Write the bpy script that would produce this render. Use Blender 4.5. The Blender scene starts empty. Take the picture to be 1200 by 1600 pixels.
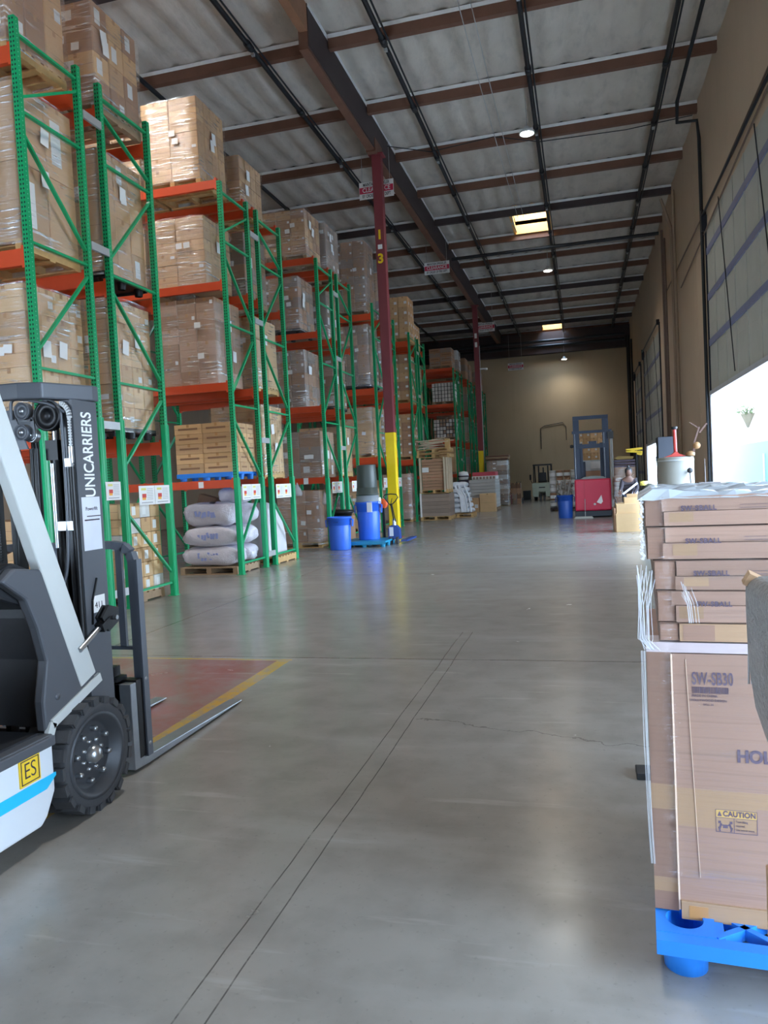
import bpy, math, random
from mathutils import Vector, Matrix, Euler
R_ = random.Random(7)
PI = math.pi
SC = bpy.context.scene
COL = SC.collection

# ------------------------------------------------------------------ camera, world, exposure
F_PX, YAW, PITCH, ROLL, EYE = 1171.2, 0.260685, 0.040978, 0.050086, 1.55
cam_d = bpy.data.cameras.new('camera'); cam = bpy.data.objects.new('camera', cam_d); COL.objects.link(cam)
cam_d.sensor_fit = 'HORIZONTAL'; cam_d.sensor_width = 36.0; cam_d.lens = F_PX / 1200 * 36.0
cam_d.clip_start = 0.05; cam_d.clip_end = 300
fw = Vector((-math.sin(YAW) * math.cos(PITCH), math.cos(YAW) * math.cos(PITCH), -math.sin(PITCH)))
rt = Vector((math.cos(YAW), math.sin(YAW), 0)); dn = fw.cross(rt)
r2 = math.cos(ROLL) * rt + math.sin(ROLL) * dn; d2 = -math.sin(ROLL) * rt + math.cos(ROLL) * dn
cam.matrix_world = Matrix(((r2.x, -d2.x, -fw.x, 0), (r2.y, -d2.y, -fw.y, 0), (r2.z, -d2.z, -fw.z, EYE), (0, 0, 0, 1)))
SC.camera = cam

world = bpy.data.worlds.new('sky'); SC.world = world; world.use_nodes = True
wn = world.node_tree; bg = wn.nodes['Background']
SKY = 12.0
tc = wn.nodes.new('ShaderNodeTexCoord'); sep = wn.nodes.new('ShaderNodeSeparateXYZ'); ramp = wn.nodes.new('ShaderNodeValToRGB')
wn.links.new(tc.outputs['Generated'], sep.inputs[0]); wn.links.new(sep.outputs['Z'], ramp.inputs[0]); wn.links.new(ramp.outputs[0], bg.inputs[0])
ramp.color_ramp.elements[0].position = 0.0; ramp.color_ramp.elements[0].color = (.66, .82, 1, 1)
ramp.color_ramp.elements[1].position = 0.7; ramp.color_ramp.elements[1].color = (.48, .70, 1, 1)
bg.inputs[1].default_value = SKY

def portal(name, loc, rot, sx, sy):
    l = bpy.data.lights.new(name, 'AREA'); l.shape = 'RECTANGLE'; l.size = sx; l.size_y = sy
    l.cycles.is_portal = True
    o = bpy.data.objects.new(name, l); COL.objects.link(o); o.location = loc; o.rotation_euler = rot
# door daylight portals (world light enters through the real openings)
portal('door_portal', (3.5, 17.1, 1.7), (0, PI/2, 0), 3.4, 7.6)
portal('door_portal', (3.5, 37, 1.35), (0, PI/2, 0), 2.7, 8.0)
portal('door_portal', (3.5, .5, 1.5), (0, PI/2, 0), 3.0, 5.0)
portal('door_portal', (-7.0, -6.2, 1.8), (PI/2, 0, PI), 5.0, 3.6)
portal('skylight_portal', (-1.5, 29.4, 12.3), (0, 0, 0), 1.4, 2.8)
portal('skylight_portal', (-1.5, 50.4, 12.3), (0, 0, 0), 1.4, 2.6)
portal('skylight_portal', (-1.5, 8.4, 12.3), (0, 0, 0), 1.4, 2.8)
portal('skylight_portal', (-11.5, 14.4, 12.3), (0, 0, 0), 1.4, 2.8)
SC.view_settings.view_transform = 'Standard'; SC.view_settings.look = 'None'
SC.view_settings.exposure = 1.02; SC.view_settings.gamma = 1.0
try: SC.view_settings.use_curve_mapping = False
except Exception: pass
SC.cycles.max_bounces = 12; SC.cycles.diffuse_bounces = 6; SC.cycles.transparent_max_bounces = 24
SC.cycles.caustics_reflective = False; SC.cycles.caustics_refractive = False
SC.cycles.sample_clamp_indirect = 6.0

# ------------------------------------------------------------------ materials
def srgb(r, g, b):
    f = lambda c: (c/255/12.92) if c/255 <= .04045 else ((c/255+.055)/1.055)**2.4
    return (f(r), f(g), f(b), 1)
MATS = {}
def nodes(name):
    m = bpy.data.materials.new(name); m.use_nodes = True; t = m.node_tree
    return m, t, t.nodes['Principled BSDF']
def mth(t, op, a, b=None, c=None):
    n = t.nodes.new('ShaderNodeMath'); n.operation = op
    for i, v in enumerate((a, b, c)):
        if v is None: continue
        if isinstance(v, (int, float)): n.inputs[i].default_value = v
        else: t.links.new(v, n.inputs[i])
    return n.outputs[0]
def noise(t, scale, detail=3, vec=None, rough=.55, sc=None):
    n = t.nodes.new('ShaderNodeTexNoise'); n.inputs['Scale'].default_value = scale; n.inputs['Detail'].default_value = detail
    n.inputs['Roughness'].default_value = rough
    if vec is not None:
        if sc:
            mp = t.nodes.new('ShaderNodeMapping'); mp.inputs['Scale'].default_value = sc; t.links.new(vec, mp.inputs[0]); vec = mp.outputs[0]
        t.links.new(vec, n.inputs['Vector'])
    return n.outputs['Fac']
def coord(t, kind='Object'): return t.nodes.new('ShaderNodeTexCoord').outputs[kind]
def mix(t, fac, a, b, mode='MIX'):
    n = t.nodes.new('ShaderNodeMix'); n.data_type = 'RGBA'; n.blend_type = mode
    for i, v in ((0, fac), (6, a), (7, b)):
        if isinstance(v, (int, float)): n.inputs[i].default_value = v
        elif isinstance(v, tuple): n.inputs[i].default_value = v
        else: t.links.new(v, n.inputs[i])
    return n.outputs[2]
def ramp_(t, fac, lo, hi):
    n = t.nodes.new('ShaderNodeMapRange'); n.inputs[1].default_value = lo; n.inputs[2].default_value = hi; t.links.new(fac, n.inputs[0]); return n.outputs[0]
def bump(t, p, h, s=.3, d=.01):
    b = t.nodes.new('ShaderNodeBump'); b.inputs['Strength'].default_value = s; b.inputs['Distance'].default_value = d
    t.links.new(h, b.inputs['Height']); t.links.new(b.outputs[0], p.inputs['Normal'])
def basic(name, rgb, rough=.6, metal=0, var=.12, scale=6, bmp=0, emit=0):
    if name in MATS: return MATS[name]
    m, t, p = nodes(name); c = srgb(*rgb); v = coord(t)
    f = noise(t, scale, 4, v)
    dk = tuple(x*(1-var) for x in c[:3])+(1,); lt = tuple(min(1, x*(1+var)) for x in c[:3])+(1,)
    t.links.new(mix(t, f, dk, lt), p.inputs['Base Color'])
    p.inputs['Roughness'].default_value = rough; p.inputs['Metallic'].default_value = metal
    if bmp: bump(t, p, noise(t, scale*8, 3, v), bmp)
    if emit:
        p.inputs['Emission Color'].default_value = c; p.inputs['Emission Strength'].default_value = emit
    MATS[name] = m; return m
def cardboard(name, rgb, stripes=True, streak=0.16):
    if name in MATS: return MATS[name]
    m, t, p = nodes(name); c = srgb(*rgb); v = coord(t)
    oi = t.nodes.new('ShaderNodeObjectInfo')
    k = mth(t, 'MULTIPLY_ADD', oi.outputs['Random'], .30, .82)
    hs = t.nodes.new('ShaderNodeHueSaturation'); hs.inputs['Color'].default_value = c; t.links.new(k, hs.inputs['Value'])
    n1 = noise(t, 5, 4, v)
    col = mix(t, mth(t, 'MULTIPLY', n1, .35), hs.outputs[0], tuple(x*.62 for x in c[:3])+(1,))
    if stripes:
        col = mix(t, mth(t, 'MULTIPLY', ramp_(t, noise(t, 1, 2, v, sc=(1.5, 1.5, 90)), .5, .75), streak), col, tuple(x*.6 for x in c[:3])+(1,))
    t.links.new(col, p.inputs['Base Color']); p.inputs['Roughness'].default_value = .78
    bump(t, p, noise(t, 1, 2, v, sc=(6, 6, 60)), .25, .004)
    MATS[name] = m; return m
CB = {'tan': cardboard('cardboard tan', (205, 165, 122)), 'warm': cardboard('cardboard warm', (214, 172, 124)),
      'brown': cardboard('cardboard brown', (176, 136, 106)), 'grey': cardboard('cardboard greyed', (160, 140, 126)),
      'light': cardboard('cardboard light', (224, 186, 138)), 'pink': cardboard('cardboard rosy', (196, 160, 136)),
      'white': cardboard('white carton', (214, 212, 208), False), 'dark': cardboard('cardboard dark', (120, 88, 66))}
TAPE = basic('packing tape', (178, 132, 84), .3, var=.05)
PAPER = basic('white paper', (228, 228, 226), .6, var=.04)
INK = basic('dark ink', (60, 50, 62), .7, var=.1)
WOOD = basic('pallet wood', (196, 158, 104), .8, var=.25, scale=9, bmp=.2)
WOODG = basic('weathered wood', (160, 134, 106), .85, var=.3, scale=9, bmp=.2)
WOODP = basic('pale batten wood', (206, 190, 164), .8, var=.15)
BEAMW = basic('reddish timber', (108, 74, 58), .7, var=.25, scale=3, bmp=.2)
BEAMD = basic('dark timber', (60, 48, 48), .7, var=.2, scale=3)
BLACKP = basic('black plastic', (30, 31, 34), .5, var=.1)
ORANGE = basic('orange beam paint', (204, 74, 36), .45, var=.14, scale=4)
BLUEP = basic('blue pallet plastic', (38, 128, 222), .38, var=.08)
TEALP = basic('teal pallet plastic', (30, 140, 180), .45)
BINB = basic('blue bin plastic', (52, 108, 222), .4, var=.06)
BIND = basic('deep blue bin plastic', (24, 74, 160), .45, var=.06)
BING = basic('dark grey bin plastic', (66, 74, 70), .42, var=.08)
BINL = basic('light grey bin plastic', (140, 150, 160), .45)
STEEL = basic('bare steel', (170, 174, 178), .3, .9, var=.1)
GALV = basic('galvanised steel', (176, 178, 178), .45, .35, var=.1)
PIPE = basic('dark pipe', (34, 36, 40), .5, .3)
RED = basic('column red', (120, 48, 54), .55, var=.12, scale=3)
YEL = basic('safety yellow', (238, 204, 20), .5, var=.1, scale=5)
WALL = None
def wallmat(name, rgb):
    m, t, p = nodes(name); c = srgb(*rgb); v = coord(t)
    col = mix(t, noise(t, .5, 5, v), tuple(x*.84 for x in c[:3])+(1,), tuple(min(1, x*1.1) for x in c[:3])+(1,))
    col = mix(t, mth(t, 'MULTIPLY', ramp_(t, noise(t, .8, 4, v, sc=(3, 3, .4)), .55, .8), .25), col, tuple(x*.65 for x in c[:3])+(1,))
    t.links.new(col, p.inputs['Base Color']); p.inputs['Roughness'].default_value = .8; bump(t, p, noise(t, 14, 5, v), .15, .01); return m
WALL = wallmat('painted concrete wall', (200, 176, 152)); WALLF = wallmat('far wall paint', (192, 170, 138))
def insulation():
    m, t, p = nodes('roof insulation foil'); v = coord(t)
    n1 = noise(t, 1.2, 4, v); n2 = noise(t, 5, 4, v, sc=(1, .35, 1))
    c = mix(t, n1, srgb(184, 174, 162), srgb(214, 204, 192)); c = mix(t, mth(t, 'MULTIPLY', ramp_(t, n2, .5, .8), .35), c, srgb(120, 118, 116))
    t.links.new(c, p.inputs['Base Color']); p.inputs['Roughness'].default_value = .55; p.inputs['Metallic'].default_value = .15
    bump(t, p, n2, .5, .05); return m
INSUL = insulation()
def post_green():
    m, t, p = nodes('green rack post'); v = coord(t); s = t.nodes.new('ShaderNodeSeparateXYZ'); t.links.new(v, s.inputs[0])
    g = t.nodes.new('ShaderNodeNewGeometry'); sn = t.nodes.new('ShaderNodeSeparateXYZ'); t.links.new(g.outputs['Normal'], sn.inputs[0])
    c = mix(t, noise(t, 5, 3, v), srgb(0, 142, 88), srgb(6, 168, 106))
    fz = mth(t, 'SUBTRACT', mth(t, 'FRACT', mth(t, 'DIVIDE', s.outputs[2], .0508)), .5)
    fx = mth(t, 'SUBTRACT', mth(t, 'ABSOLUTE', s.outputs[0]), .018)
    rr = mth(t, 'ADD', mth(t, 'POWER', mth(t, 'DIVIDE', fx, .010), 2), mth(t, 'POWER', mth(t, 'DIVIDE', fz, .26), 2))
    hole = mth(t, 'MULTIPLY', mth(t, 'LESS_THAN', rr, 1), mth(t, 'GREATER_THAN', mth(t, 'ABSOLUTE', sn.outputs[1]), .8))
    fy = mth(t, 'ABSOLUTE', s.outputs[1])
    r3 = mth(t, 'ADD', mth(t, 'POWER', mth(t, 'DIVIDE', fy, .006), 2), mth(t, 'POWER', mth(t, 'DIVIDE', fz, .12), 2))
    dot = mth(t, 'MULTIPLY', mth(t, 'LESS_THAN', r3, 1), mth(t, 'GREATER_THAN', sn.outputs[0], .8))
    c = mix(t, hole, c, srgb(14, 22, 18)); c = mix(t, dot, c, srgb(150, 214, 180))
    t.links.new(c, p.inputs['Base Color']); p.inputs['Roughness'].default_value = .38; return m
POSTG = post_green(); GREEN = basic('green paint', (6, 158, 100), .38, var=.1); GREENL = basic('green guard paint', (22, 170, 112), .3, var=.08)
def film(nm='stretch film', st_=.78, lo=.53, hi=.62, base=.14):
    m, t, p = nodes(nm); v = coord(t)
    out = t.nodes['Material Output']; t.nodes.remove(p)
    tr = t.nodes.new('ShaderNodeBsdfTransparent'); gl = t.nodes.new('ShaderNodeBsdfGlossy'); gl.inputs['Roughness'].default_value = .16
    df = t.nodes.new('ShaderNodeBsdfDiffuse'); df.inputs[0].default_value = (.85, .86, .88, 1)
    n1 = noise(t, 1, 5, v, sc=(2.2, 2.2, 30)); n2 = noise(t, 2.0, 3, v)
    st = mth(t, 'MULTIPLY', ramp_(t, n1, lo, hi), ramp_(t, n2, .40, .62))  # pale streak mask: glints on the film painted in as whitish bands
    b = t.nodes.new('ShaderNodeBump'); b.inputs['Strength'].default_value = .9; b.inputs['Distance'].default_value = .03
    t.links.new(n1, b.inputs['Height']); t.links.new(b.outputs[0], gl.inputs['Normal'])
    m1 = t.nodes.new('ShaderNodeMixShader'); m1.inputs[0].default_value = .72; t.links.new(df.outputs[0], m1.inputs[1]); t.links.new(gl.outputs[0], m1.inputs[2])
    m2 = t.nodes.new('ShaderNodeMixShader'); t.links.new(mth(t, 'MULTIPLY_ADD', st, st_, base), m2.inputs[0])
    t.links.new(tr.outputs[0], m2.inputs[1]); t.links.new(m1.outputs[0], m2.inputs[2]); t.links.new(m2.outputs[0], out.inputs[0]); return m
FILM = film(); FILMF = film('clear stretch film', .28, .56, .72, .05)
def floor_mat():
    m, t, p = nodes('polished concrete floor'); v = coord(t); s = t.nodes.new('ShaderNodeSeparateXYZ'); t.links.new(v, s.inputs[0]); X, Y = s.outputs[0], s.outputs[1]
    n1 = noise(t, .35, 6, v); n2 = noise(t, 3.5, 6, v); n3 = noise(t, 40, 3, v); n4 = noise(t, 1, 5, v, sc=(.5, 2.2, 1))
    c = mix(t, n1, srgb(128, 124, 118), srgb(164, 160, 154))
    c = mix(t, mth(t, 'MULTIPLY', ramp_(t, n2, .42, .75), .4), c, srgb(104, 100, 92))
    c = mix(t, mth(t, 'MULTIPLY', ramp_(t, n4, .55, .8), .35), c, srgb(182, 182, 180))
    c = mix(t, mth(t, 'MULTIPLY', ramp_(t, n3, .62, .75), .25), c, srgb(90, 86, 80))
    wob = mth(t, 'MULTIPLY', mth(t, 'SUBTRACT', noise(t, 1.2, 3, v), .5), .03)
    def line(axis, val, w, lo=None, hi=None):
        d = mth(t, 'LESS_THAN', mth(t, 'ABSOLUTE', mth(t, 'SUBTRACT', mth(t, 'ADD', axis, wob), val)), w)
        o = Y if axis is X else X
        if lo is not None: d = mth(t, 'MULTIPLY', d, mth(t, 'GREATER_THAN', o, lo))
        if hi is not None: d = mth(t, 'MULTIPLY', d, mth(t, 'LESS_THAN', o, hi))
        return d
    # red painted bay with worn yellow border
    inx = mth(t, 'LESS_THAN', X, -2.69); iny = mth(t, 'LESS_THAN', Y, 6.14)
    red = mth(t, 'MULTIPLY', mth(t, 'MULTIPLY', inx, iny), mth(t, 'GREATER_THAN', X, -5.6))
    wear = ramp_(t, noise(t, 1.6, 6, v, rough=.7), .68, .40)
    c = mix(t, mth(t, 'MULTIPLY', red, mth(t, 'MULTIPLY_ADD', wear, .45, .28)), c, srgb(150, 70, 66))
    yl = mth(t, 'MULTIPLY', line(X, -2.63, .06), mth(t, 'LESS_THAN', Y, 6.2))
    yl2 = line(Y, 6.17, .018, -5.6, -2.56)
    yw = ramp_(t, noise(t, 9, 6, v, rough=.75), .62, .42)
    c = mix(t, mth(t, 'MULTIPLY', mth(t, 'MAXIMUM', yl, yl2), mth(t, 'MULTIPLY_ADD', yw, .6, .25)), c, srgb(206, 160, 40))
    ln = line(Y, 6.27, .009); J = mth(t, 'MAXIMUM', ln, line(Y, 12.0, .012)); J = mth(t, 'MAXIMUM', J, line(Y, 18.2, .012))
    J = mth(t, 'MAXIMUM', J, line(X, -1.22, .003, -2, 7.4)); J = mth(t, 'MAXIMUM', J, line(X, -1.12, .003, -2, 7.4)); J = mth(t, 'MAXIMUM', J, line(X, -4.72, .008, 6.3, 30))
    J = mth(t, 'MAXIMUM', J, line(X, 2.4, .008)); J = mth(t, 'MAXIMUM', J, line(Y, 24.4, .012)); J = mth(t, 'MAXIMUM', J, line(Y, .1, .009))
    J = mth(t, 'MULTIPLY', J, ramp_(t, noise(t, 3, 5, v, rough=.8), .30, .46))
    c = mix(t, mth(t, 'MULTIPLY', J, .75), c, srgb(60, 58, 56))
    sp = mth(t, 'GREATER_THAN', noise(t, 22, 3, v, rough=.8), .73)
    c = mix(t, mth(t, 'MULTIPLY', sp, .4), c, srgb(64, 60, 54))
    sc = mth(t, 'MULTIPLY', ramp_(t, noise(t, 1, 6, v, sc=(1.2, 9, 1)), .62, .72), .22)
    c = mix(t, sc, c, srgb(196, 194, 188))
    # hairline crack
    cr = mth(t, 'LESS_THAN', mth(t, 'ABSOLUTE', mth(t, 'SUBTRACT', mth(t, 'MULTIPLY_ADD', mth(t, 'SUBTRACT', noise(t, 2.5, 6, v), .5), .4, Y), mth(t, 'MULTIPLY_ADD', X, -.27, 4.4))), .005)
    cr = mth(t, 'MULTIPLY', cr, mth(t, 'GREATER_THAN', X, -1.1))
    c = mix(t, mth(t, 'MULTIPLY', cr, .5), c, srgb(70, 66, 62))
    t.links.new(c, p.inputs['Base Color'])
    t.links.new(mth(t, 'MULTIPLY_ADD', n2, .20, .13), p.inputs['Roughness'])
    bump(t, p, n2, .06, .01); return m
FLOOR = floor_mat()

# ------------------------------------------------------------------ helpers
def wloc(o):
    v = Vector(o.location)
    while o.parent: o = o.parent; v += Vector(o.location)
    return v
class MB:
    """collects shapes in metres, build() links them as one mesh object"""
    def __init__(s): s.v = []; s.f = []; s.mi = []; s.sm = []; s.m = 0
    def mat(s, i): s.m = i; return s
    def add(s, vs, fs, smooth=False):
        n = len(s.v); s.v += [tuple(x) for x in vs]
        for f in fs: s.f.append(tuple(i+n for i in f)); s.mi.append(s.m); s.sm.append(smooth)
        return s
    def box(s, x0, x1, y0, y1, z0, z1):
        return s.add([(x0,y0,z0),(x1,y0,z0),(x1,y1,z0),(x0,y1,z0),(x0,y0,z1),(x1,y0,z1),(x1,y1,z1),(x0,y1,z1)],
                     [(0,3,2,1),(4,5,6,7),(0,1,5,4),(1,2,6,5),(2,3,7,6),(3,0,4,7)])
    def obox(s, c, hx, hy, hz, rot):
        M = Euler(rot).to_matrix(); vs = [M @ Vector((a*hx, b*hy, d*hz)) + Vector(c) for d in (-1, 1) for a, b in ((-1,-1),(1,-1),(1,1),(-1,1))]
        return s.add(vs, [(0,3,2,1),(4,5,6,7),(0,1,5,4),(1,2,6,5),(2,3,7,6),(3,0,4,7)])
    def bar(s, a, b, w, h=None, up=(0, 0, 1)):
        h = h or w; a = Vector(a); b = Vector(b); d = (b-a).normalized(); u = Vector(up)
        if abs(d.dot(u)) > .99: u = Vector((1, 0, 0))
        x = d.cross(u).normalized(); y = x.cross(d)
        vs = [p + x*i*w/2 + y*j*h/2 for p in (a, b) for i, j in ((-1,-1),(1,-1),(1,1),(-1,1))]
        return s.add(vs, [(0,3,2,1),(4,5,6,7),(0,1,5,4),(1,2,6,5),(2,3,7,6),(3,0,4,7)])
    def tube(s, pts, r, n=10, closed=False):
        P = [Vector(p) for p in pts]; k = len(P); rr = r if isinstance(r, (list, tuple)) else [r]*k
        px = None; rings = []
        for i in range(k):
            d = ((P[(i+1) % k]-P[i-1]) if closed else (P[min(i+1, k-1)]-P[max(i-1, 0)])).normalized()
            if px is None:
                u = Vector((0, 0, 1)) if abs(d.z) < .9 else Vector((1, 0, 0)); px = d.cross(u).normalized()
            px = (px - d*px.dot(d)).normalized(); py = d.cross(px)
            rings.append([P[i] + (px*math.cos(2*PI*j/n) + py*math.sin(2*PI*j/n))*rr[i] for j in range(n)])
        vs = [q for g in rings for q in g]; fs = []
        for i in range(k if closed else k-1):
            a = i*n; b = ((i+1) % k)*n
            for j in range(n): fs.append((a+j, a+(j+1) % n, b+(j+1) % n, b+j))
        s.add(vs, fs, True)
        if not closed: s.add(rings[0], [tuple(range(n))[::-1]]); s.add(rings[-1], [tuple(range(n))])
        return s
    def lathe(s, prof, c, n=28, axis='z'):
        vs = []; fs = []
        for r, z in prof:
            for j in range(n):
                a = 2*PI*j/n; x, y = r*math.cos(a), r*math.sin(a)
                vs.append({'z': (c[0]+x, c[1]+y, c[2]+z), 'x': (c[0]+z, c[1]+x, c[2]+y), 'y': (c[0]+x, c[1]+z, c[2]+y)}[axis])
        for i in range(len(prof)-1):
            for j in range(n): fs.append((i*n+j, i*n+(j+1) % n, (i+1)*n+(j+1) % n, (i+1)*n+j))
        return s.add(vs, fs, True)
    def disc(s, c, r, t, axis='x', n=24):
        return s.lathe([(0, -t/2), (r, -t/2), (r, -t/2), (r, t/2), (r, t/2), (0, t/2)], c, n, axis)
    def prism(s, pts, lo, hi, axis='x'):
        n = len(pts); f = {'x': lambda a, b, t: (t, a, b), 'y': lambda a, b, t: (a, t, b), 'z': lambda a, b, t: (a, b, t)}[axis]
        vs = [f(a, b, lo) for a, b in pts] + [f(a, b, hi) for a, b in pts]
        return s.add(vs, [tuple(range(n)), tuple(range(n, 2*n))[::-1]] + [(i, i+n, (i+1) % n+n, (i+1) % n) for i in range(n)])
    def mesh(s, name, mats, off=(0, 0, 0)):
        me = bpy.data.meshes.new(name); o = Vector(off)
        me.from_pydata([(x-o.x, y-o.y, z-o.z) for x, y, z in s.v], [], s.f)
        for m in (mats if isinstance(mats, (list, tuple)) else [mats]): me.materials.append(m)
        me.polygons.foreach_set('material_index', s.mi); me.polygons.foreach_set('use_smooth', s.sm)
        import bmesh
        b = bmesh.new(); b.from_mesh(me); bmesh.ops.recalc_face_normals(b, faces=b.faces); b.to_mesh(me); b.free()
        me.update(); return me
    def build(s, name, mats, parent=None, bevel=0, loc=None, **kw):
        """coordinates are world ones (or local to parent when parent has a rotation)"""
        off = Vector(loc) if loc else Vector((0, 0, 0)); base = Vector((0, 0, 0))
        if parent is not None and not kw.get('local'): base = wloc(parent)
        if kw.get('local'): base = Vector((0, 0, 0))
        o = bpy.data.objects.new(name, s.mesh(name, mats, (base if loc is None else off)))
        COL.objects.link(o)
        if parent is not None: o.parent = parent
        if loc is not None: o.location = off - base
        if bevel:
            b = o.modifiers.new('bevel', 'BEVEL'); b.width = bevel; b.segments = 2; b.limit_method = 'ANGLE'
        return o
def tag(o, label=None, cat=None, group=None, kind=None):
    for k, v in (('label', label), ('category', cat), ('group', group), ('kind', kind)):
        if v: o[k] = v
    return o
def thing(name, label, cat, loc=(0, 0, 0), rz=0, group=None):
    o = bpy.data.objects.new(name, None); o.empty_display_size = .1; COL.objects.link(o); o.location = loc; o.rotation_euler = (0, 0, rz)
    return tag(o, label, cat, group)
def struct(name, mb, m, **k): return tag(mb.build(name, m, **k), kind='structure')
def inst(name, mesh, parent, loc, rz=0):
    o = bpy.data.objects.new(name, mesh); COL.objects.link(o); o.parent = parent; o.location = loc
    if rz: o.rotation_euler = (0, 0, rz)
    return o
def dup(o, loc=None, parent=None):
    c = o.copy(); COL.objects.link(c)
    if parent is not None: c.parent = parent
    if loc is not None: c.location = loc
    for ch in o.children: dup(ch, None, c)
    return c
def text(name, body, size, loc, rot, m, parent, sx=1.0, align='CENTER', ext=.0008, off=0.0, space=1.0):
    cu = bpy.data.curves.new(name, 'FONT'); cu.body = body; cu.size = size; cu.align_x = align; cu.align_y = 'CENTER'; cu.extrude = ext; cu.offset = off; cu.space_character = space
    tmp = bpy.data.objects.new('tmp', cu); COL.objects.link(tmp); cu.materials.append(m)
    bpy.context.view_layer.update()
    me = bpy.data.meshes.new_from_object(tmp.evaluated_get(bpy.context.evaluated_depsgraph_get())); bpy.data.objects.remove(tmp)
    o = bpy.data.objects.new(name, me); COL.objects.link(o); o.parent = parent
    root = parent
    while root is not None and root.parent: root = root.parent
    o.location = Vector(loc) - (wloc(parent) if parent is not None and not root.rotation_euler.z else Vector((0, 0, 0)))
    o.rotation_euler = rot; o.scale = (sx, 1, 1); return o
FACE_X = (PI/2, 0, PI/2)      # lettering read from +x
FACE_Y = (PI/2, 0, 0)         # lettering read from -y

# ------------------------------------------------------------------ building shell
XW, YF, XL, YB, ZC = 3.3, 52.2, -17.0, -6.3, 11.22
struct('floor', MB().box(XL, XW, YB, YF, -.2, 0), FLOOR)
struct('ground_outside', MB().box(XW, 40, -30, 80, -.35, -.05), basic('outdoor concrete', (205, 205, 204), .8, var=.06))
# openings in the right wall: (y0, y1, height)
OPN = [(-2, 3.0, 3.0), (13.3, 20.9, 7.6), (33.0, 41.0, 7.2)]
mb = MB(); y = YB
for a, b, h in OPN:
    mb.box(XW, XW+.25, y, a, 0, 12); mb.box(XW, XW+.25, a, b, h, 12); y = b
mb.box(XW, XW+.25, y, YF, 0, 12)
for yy in (9.4, 22.9, 32.0, 42.6, 49.0): mb.box(XW-.004, XW, yy, yy+.025, 0, 11)
struct('wall_right', mb, [WALL])
mb = MB().box(XL, XW+.25, YF, YF+.25, 0, 12)
for xx in (-3.95, -10): mb.box(xx, xx+.05, YF-.01, YF, 0, 10.5)
struct('wall_far', mb, WALLF)
struct('wall_left', MB().box(XL-.25, XL, YB, YF, 0, 12), WALL)
mb = MB().box(XL, -9.5, YB-.25, YB, 0, 12).box(-4.5, XW, YB-.25, YB, 0, 12).box(-9.5, -4.5, YB-.25, YB, 3.6, 12)
struct('wall_front', mb, WALL)
# roof deck of foil-faced insulation, sagging between the purlins, with skylight wells left open
PY = [18.88 + 3.01*i for i in range(-9, 12)]
SKY_H = [(-2.2, -.85, 28.05, 30.75), (-2.2, -.85, 49.15, 51.75), (-2.2, -.85, 7.0, 9.7), (-12.2, -10.8, 13.0, 15.7)]
mb = MB(); dx = .15; xs = [XL + dx*i for i in range(int((XW-XL)/dx)+1)] + [XW]
rr = random.Random(3)
for k in range(len(PY)+1):
    y0 = PY[k-1] if k else YB; y1 = PY[k] if k < len(PY) else YF
    ny = 6; rows = []
    ph = rr.random()
    for j in range(ny+1):
        t = j/ny; row = []
        for i, x in enumerate(xs):
            fold = abs(math.cos(PI*(x+ph*.2)/.61))**6
            z = ZC - .13*math.sin(PI*t)**.7*(1-fold*.55) - .012*math.sin(9*x+k)*math.sin(PI*t) + .045*fold
            row.append((x, y0+(y1-y0)*t, z))
        rows.append(row)
    vs = [p for r in rows for p in r]; n = len(xs); fs = []
    for j in range(ny):
        for i in range(n-1):
            cx = (xs[i]+xs[i+1])/2; cy = (rows[j][0][1]+rows[j+1][0][1])/2
            if any(a < cx < b and c < cy < d for a, b, c, d in SKY_H): continue
            fs.append((j*n+i, j*n+i+1, (j+1)*n+i+1, (j+1)*n+i))
    mb.add(vs, fs, True)
mb.box(XL, XW, YB, 7.0, 11.6, 11.7)
struct('ceiling', mb, INSUL)
# solid deck above, with the same wells
mb = MB()
ysk = sorted(SKY_H, key=lambda s: s[2])
mb.box(XL, -12.2, YB, YF, 11.45, 11.6); mb.box(-10.8, -2.2, YB, YF, 11.45, 11.6); mb.box(-.85, XW+.3, YB, YF, 11.45, 11.6)
y = YB
for s in [q for q in ysk if q[0] == -2.2]: mb.box(-2.2, -.85, y, s[2], 11.45, 11.6); y = s[3]
mb.box(-2.2, -.85, y, YF, 11.45, 11.6); mb.box(-12.2, -10.8, YB, 13.0, 11.45, 11.6); mb.box(-12.2, -10.8, 15.7, YF, 11.45, 11.6)
struct('roof_deck', mb, BEAMD)
WELL = basic('skylight well plywood', (232, 176, 96), .6, var=.15, scale=2)
for n, (a, b, c, d) in enumerate(SKY_H):
    mb = MB().box(a-.06, a, c, d, 11.1, 12.2).box(b, b+.06, c, d, 11.1, 12.2).box(a-.06, b+.06, c-.06, c, 11.1, 12.2).box(a-.06, b+.06, d, d+.06, 11.1, 12.2)
    w = struct('skylight_well_%d' % (n+1), mb, [WELL, BEAMW])
FOLD = basic('foil edge fold', (226, 226, 226), .5)
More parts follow.
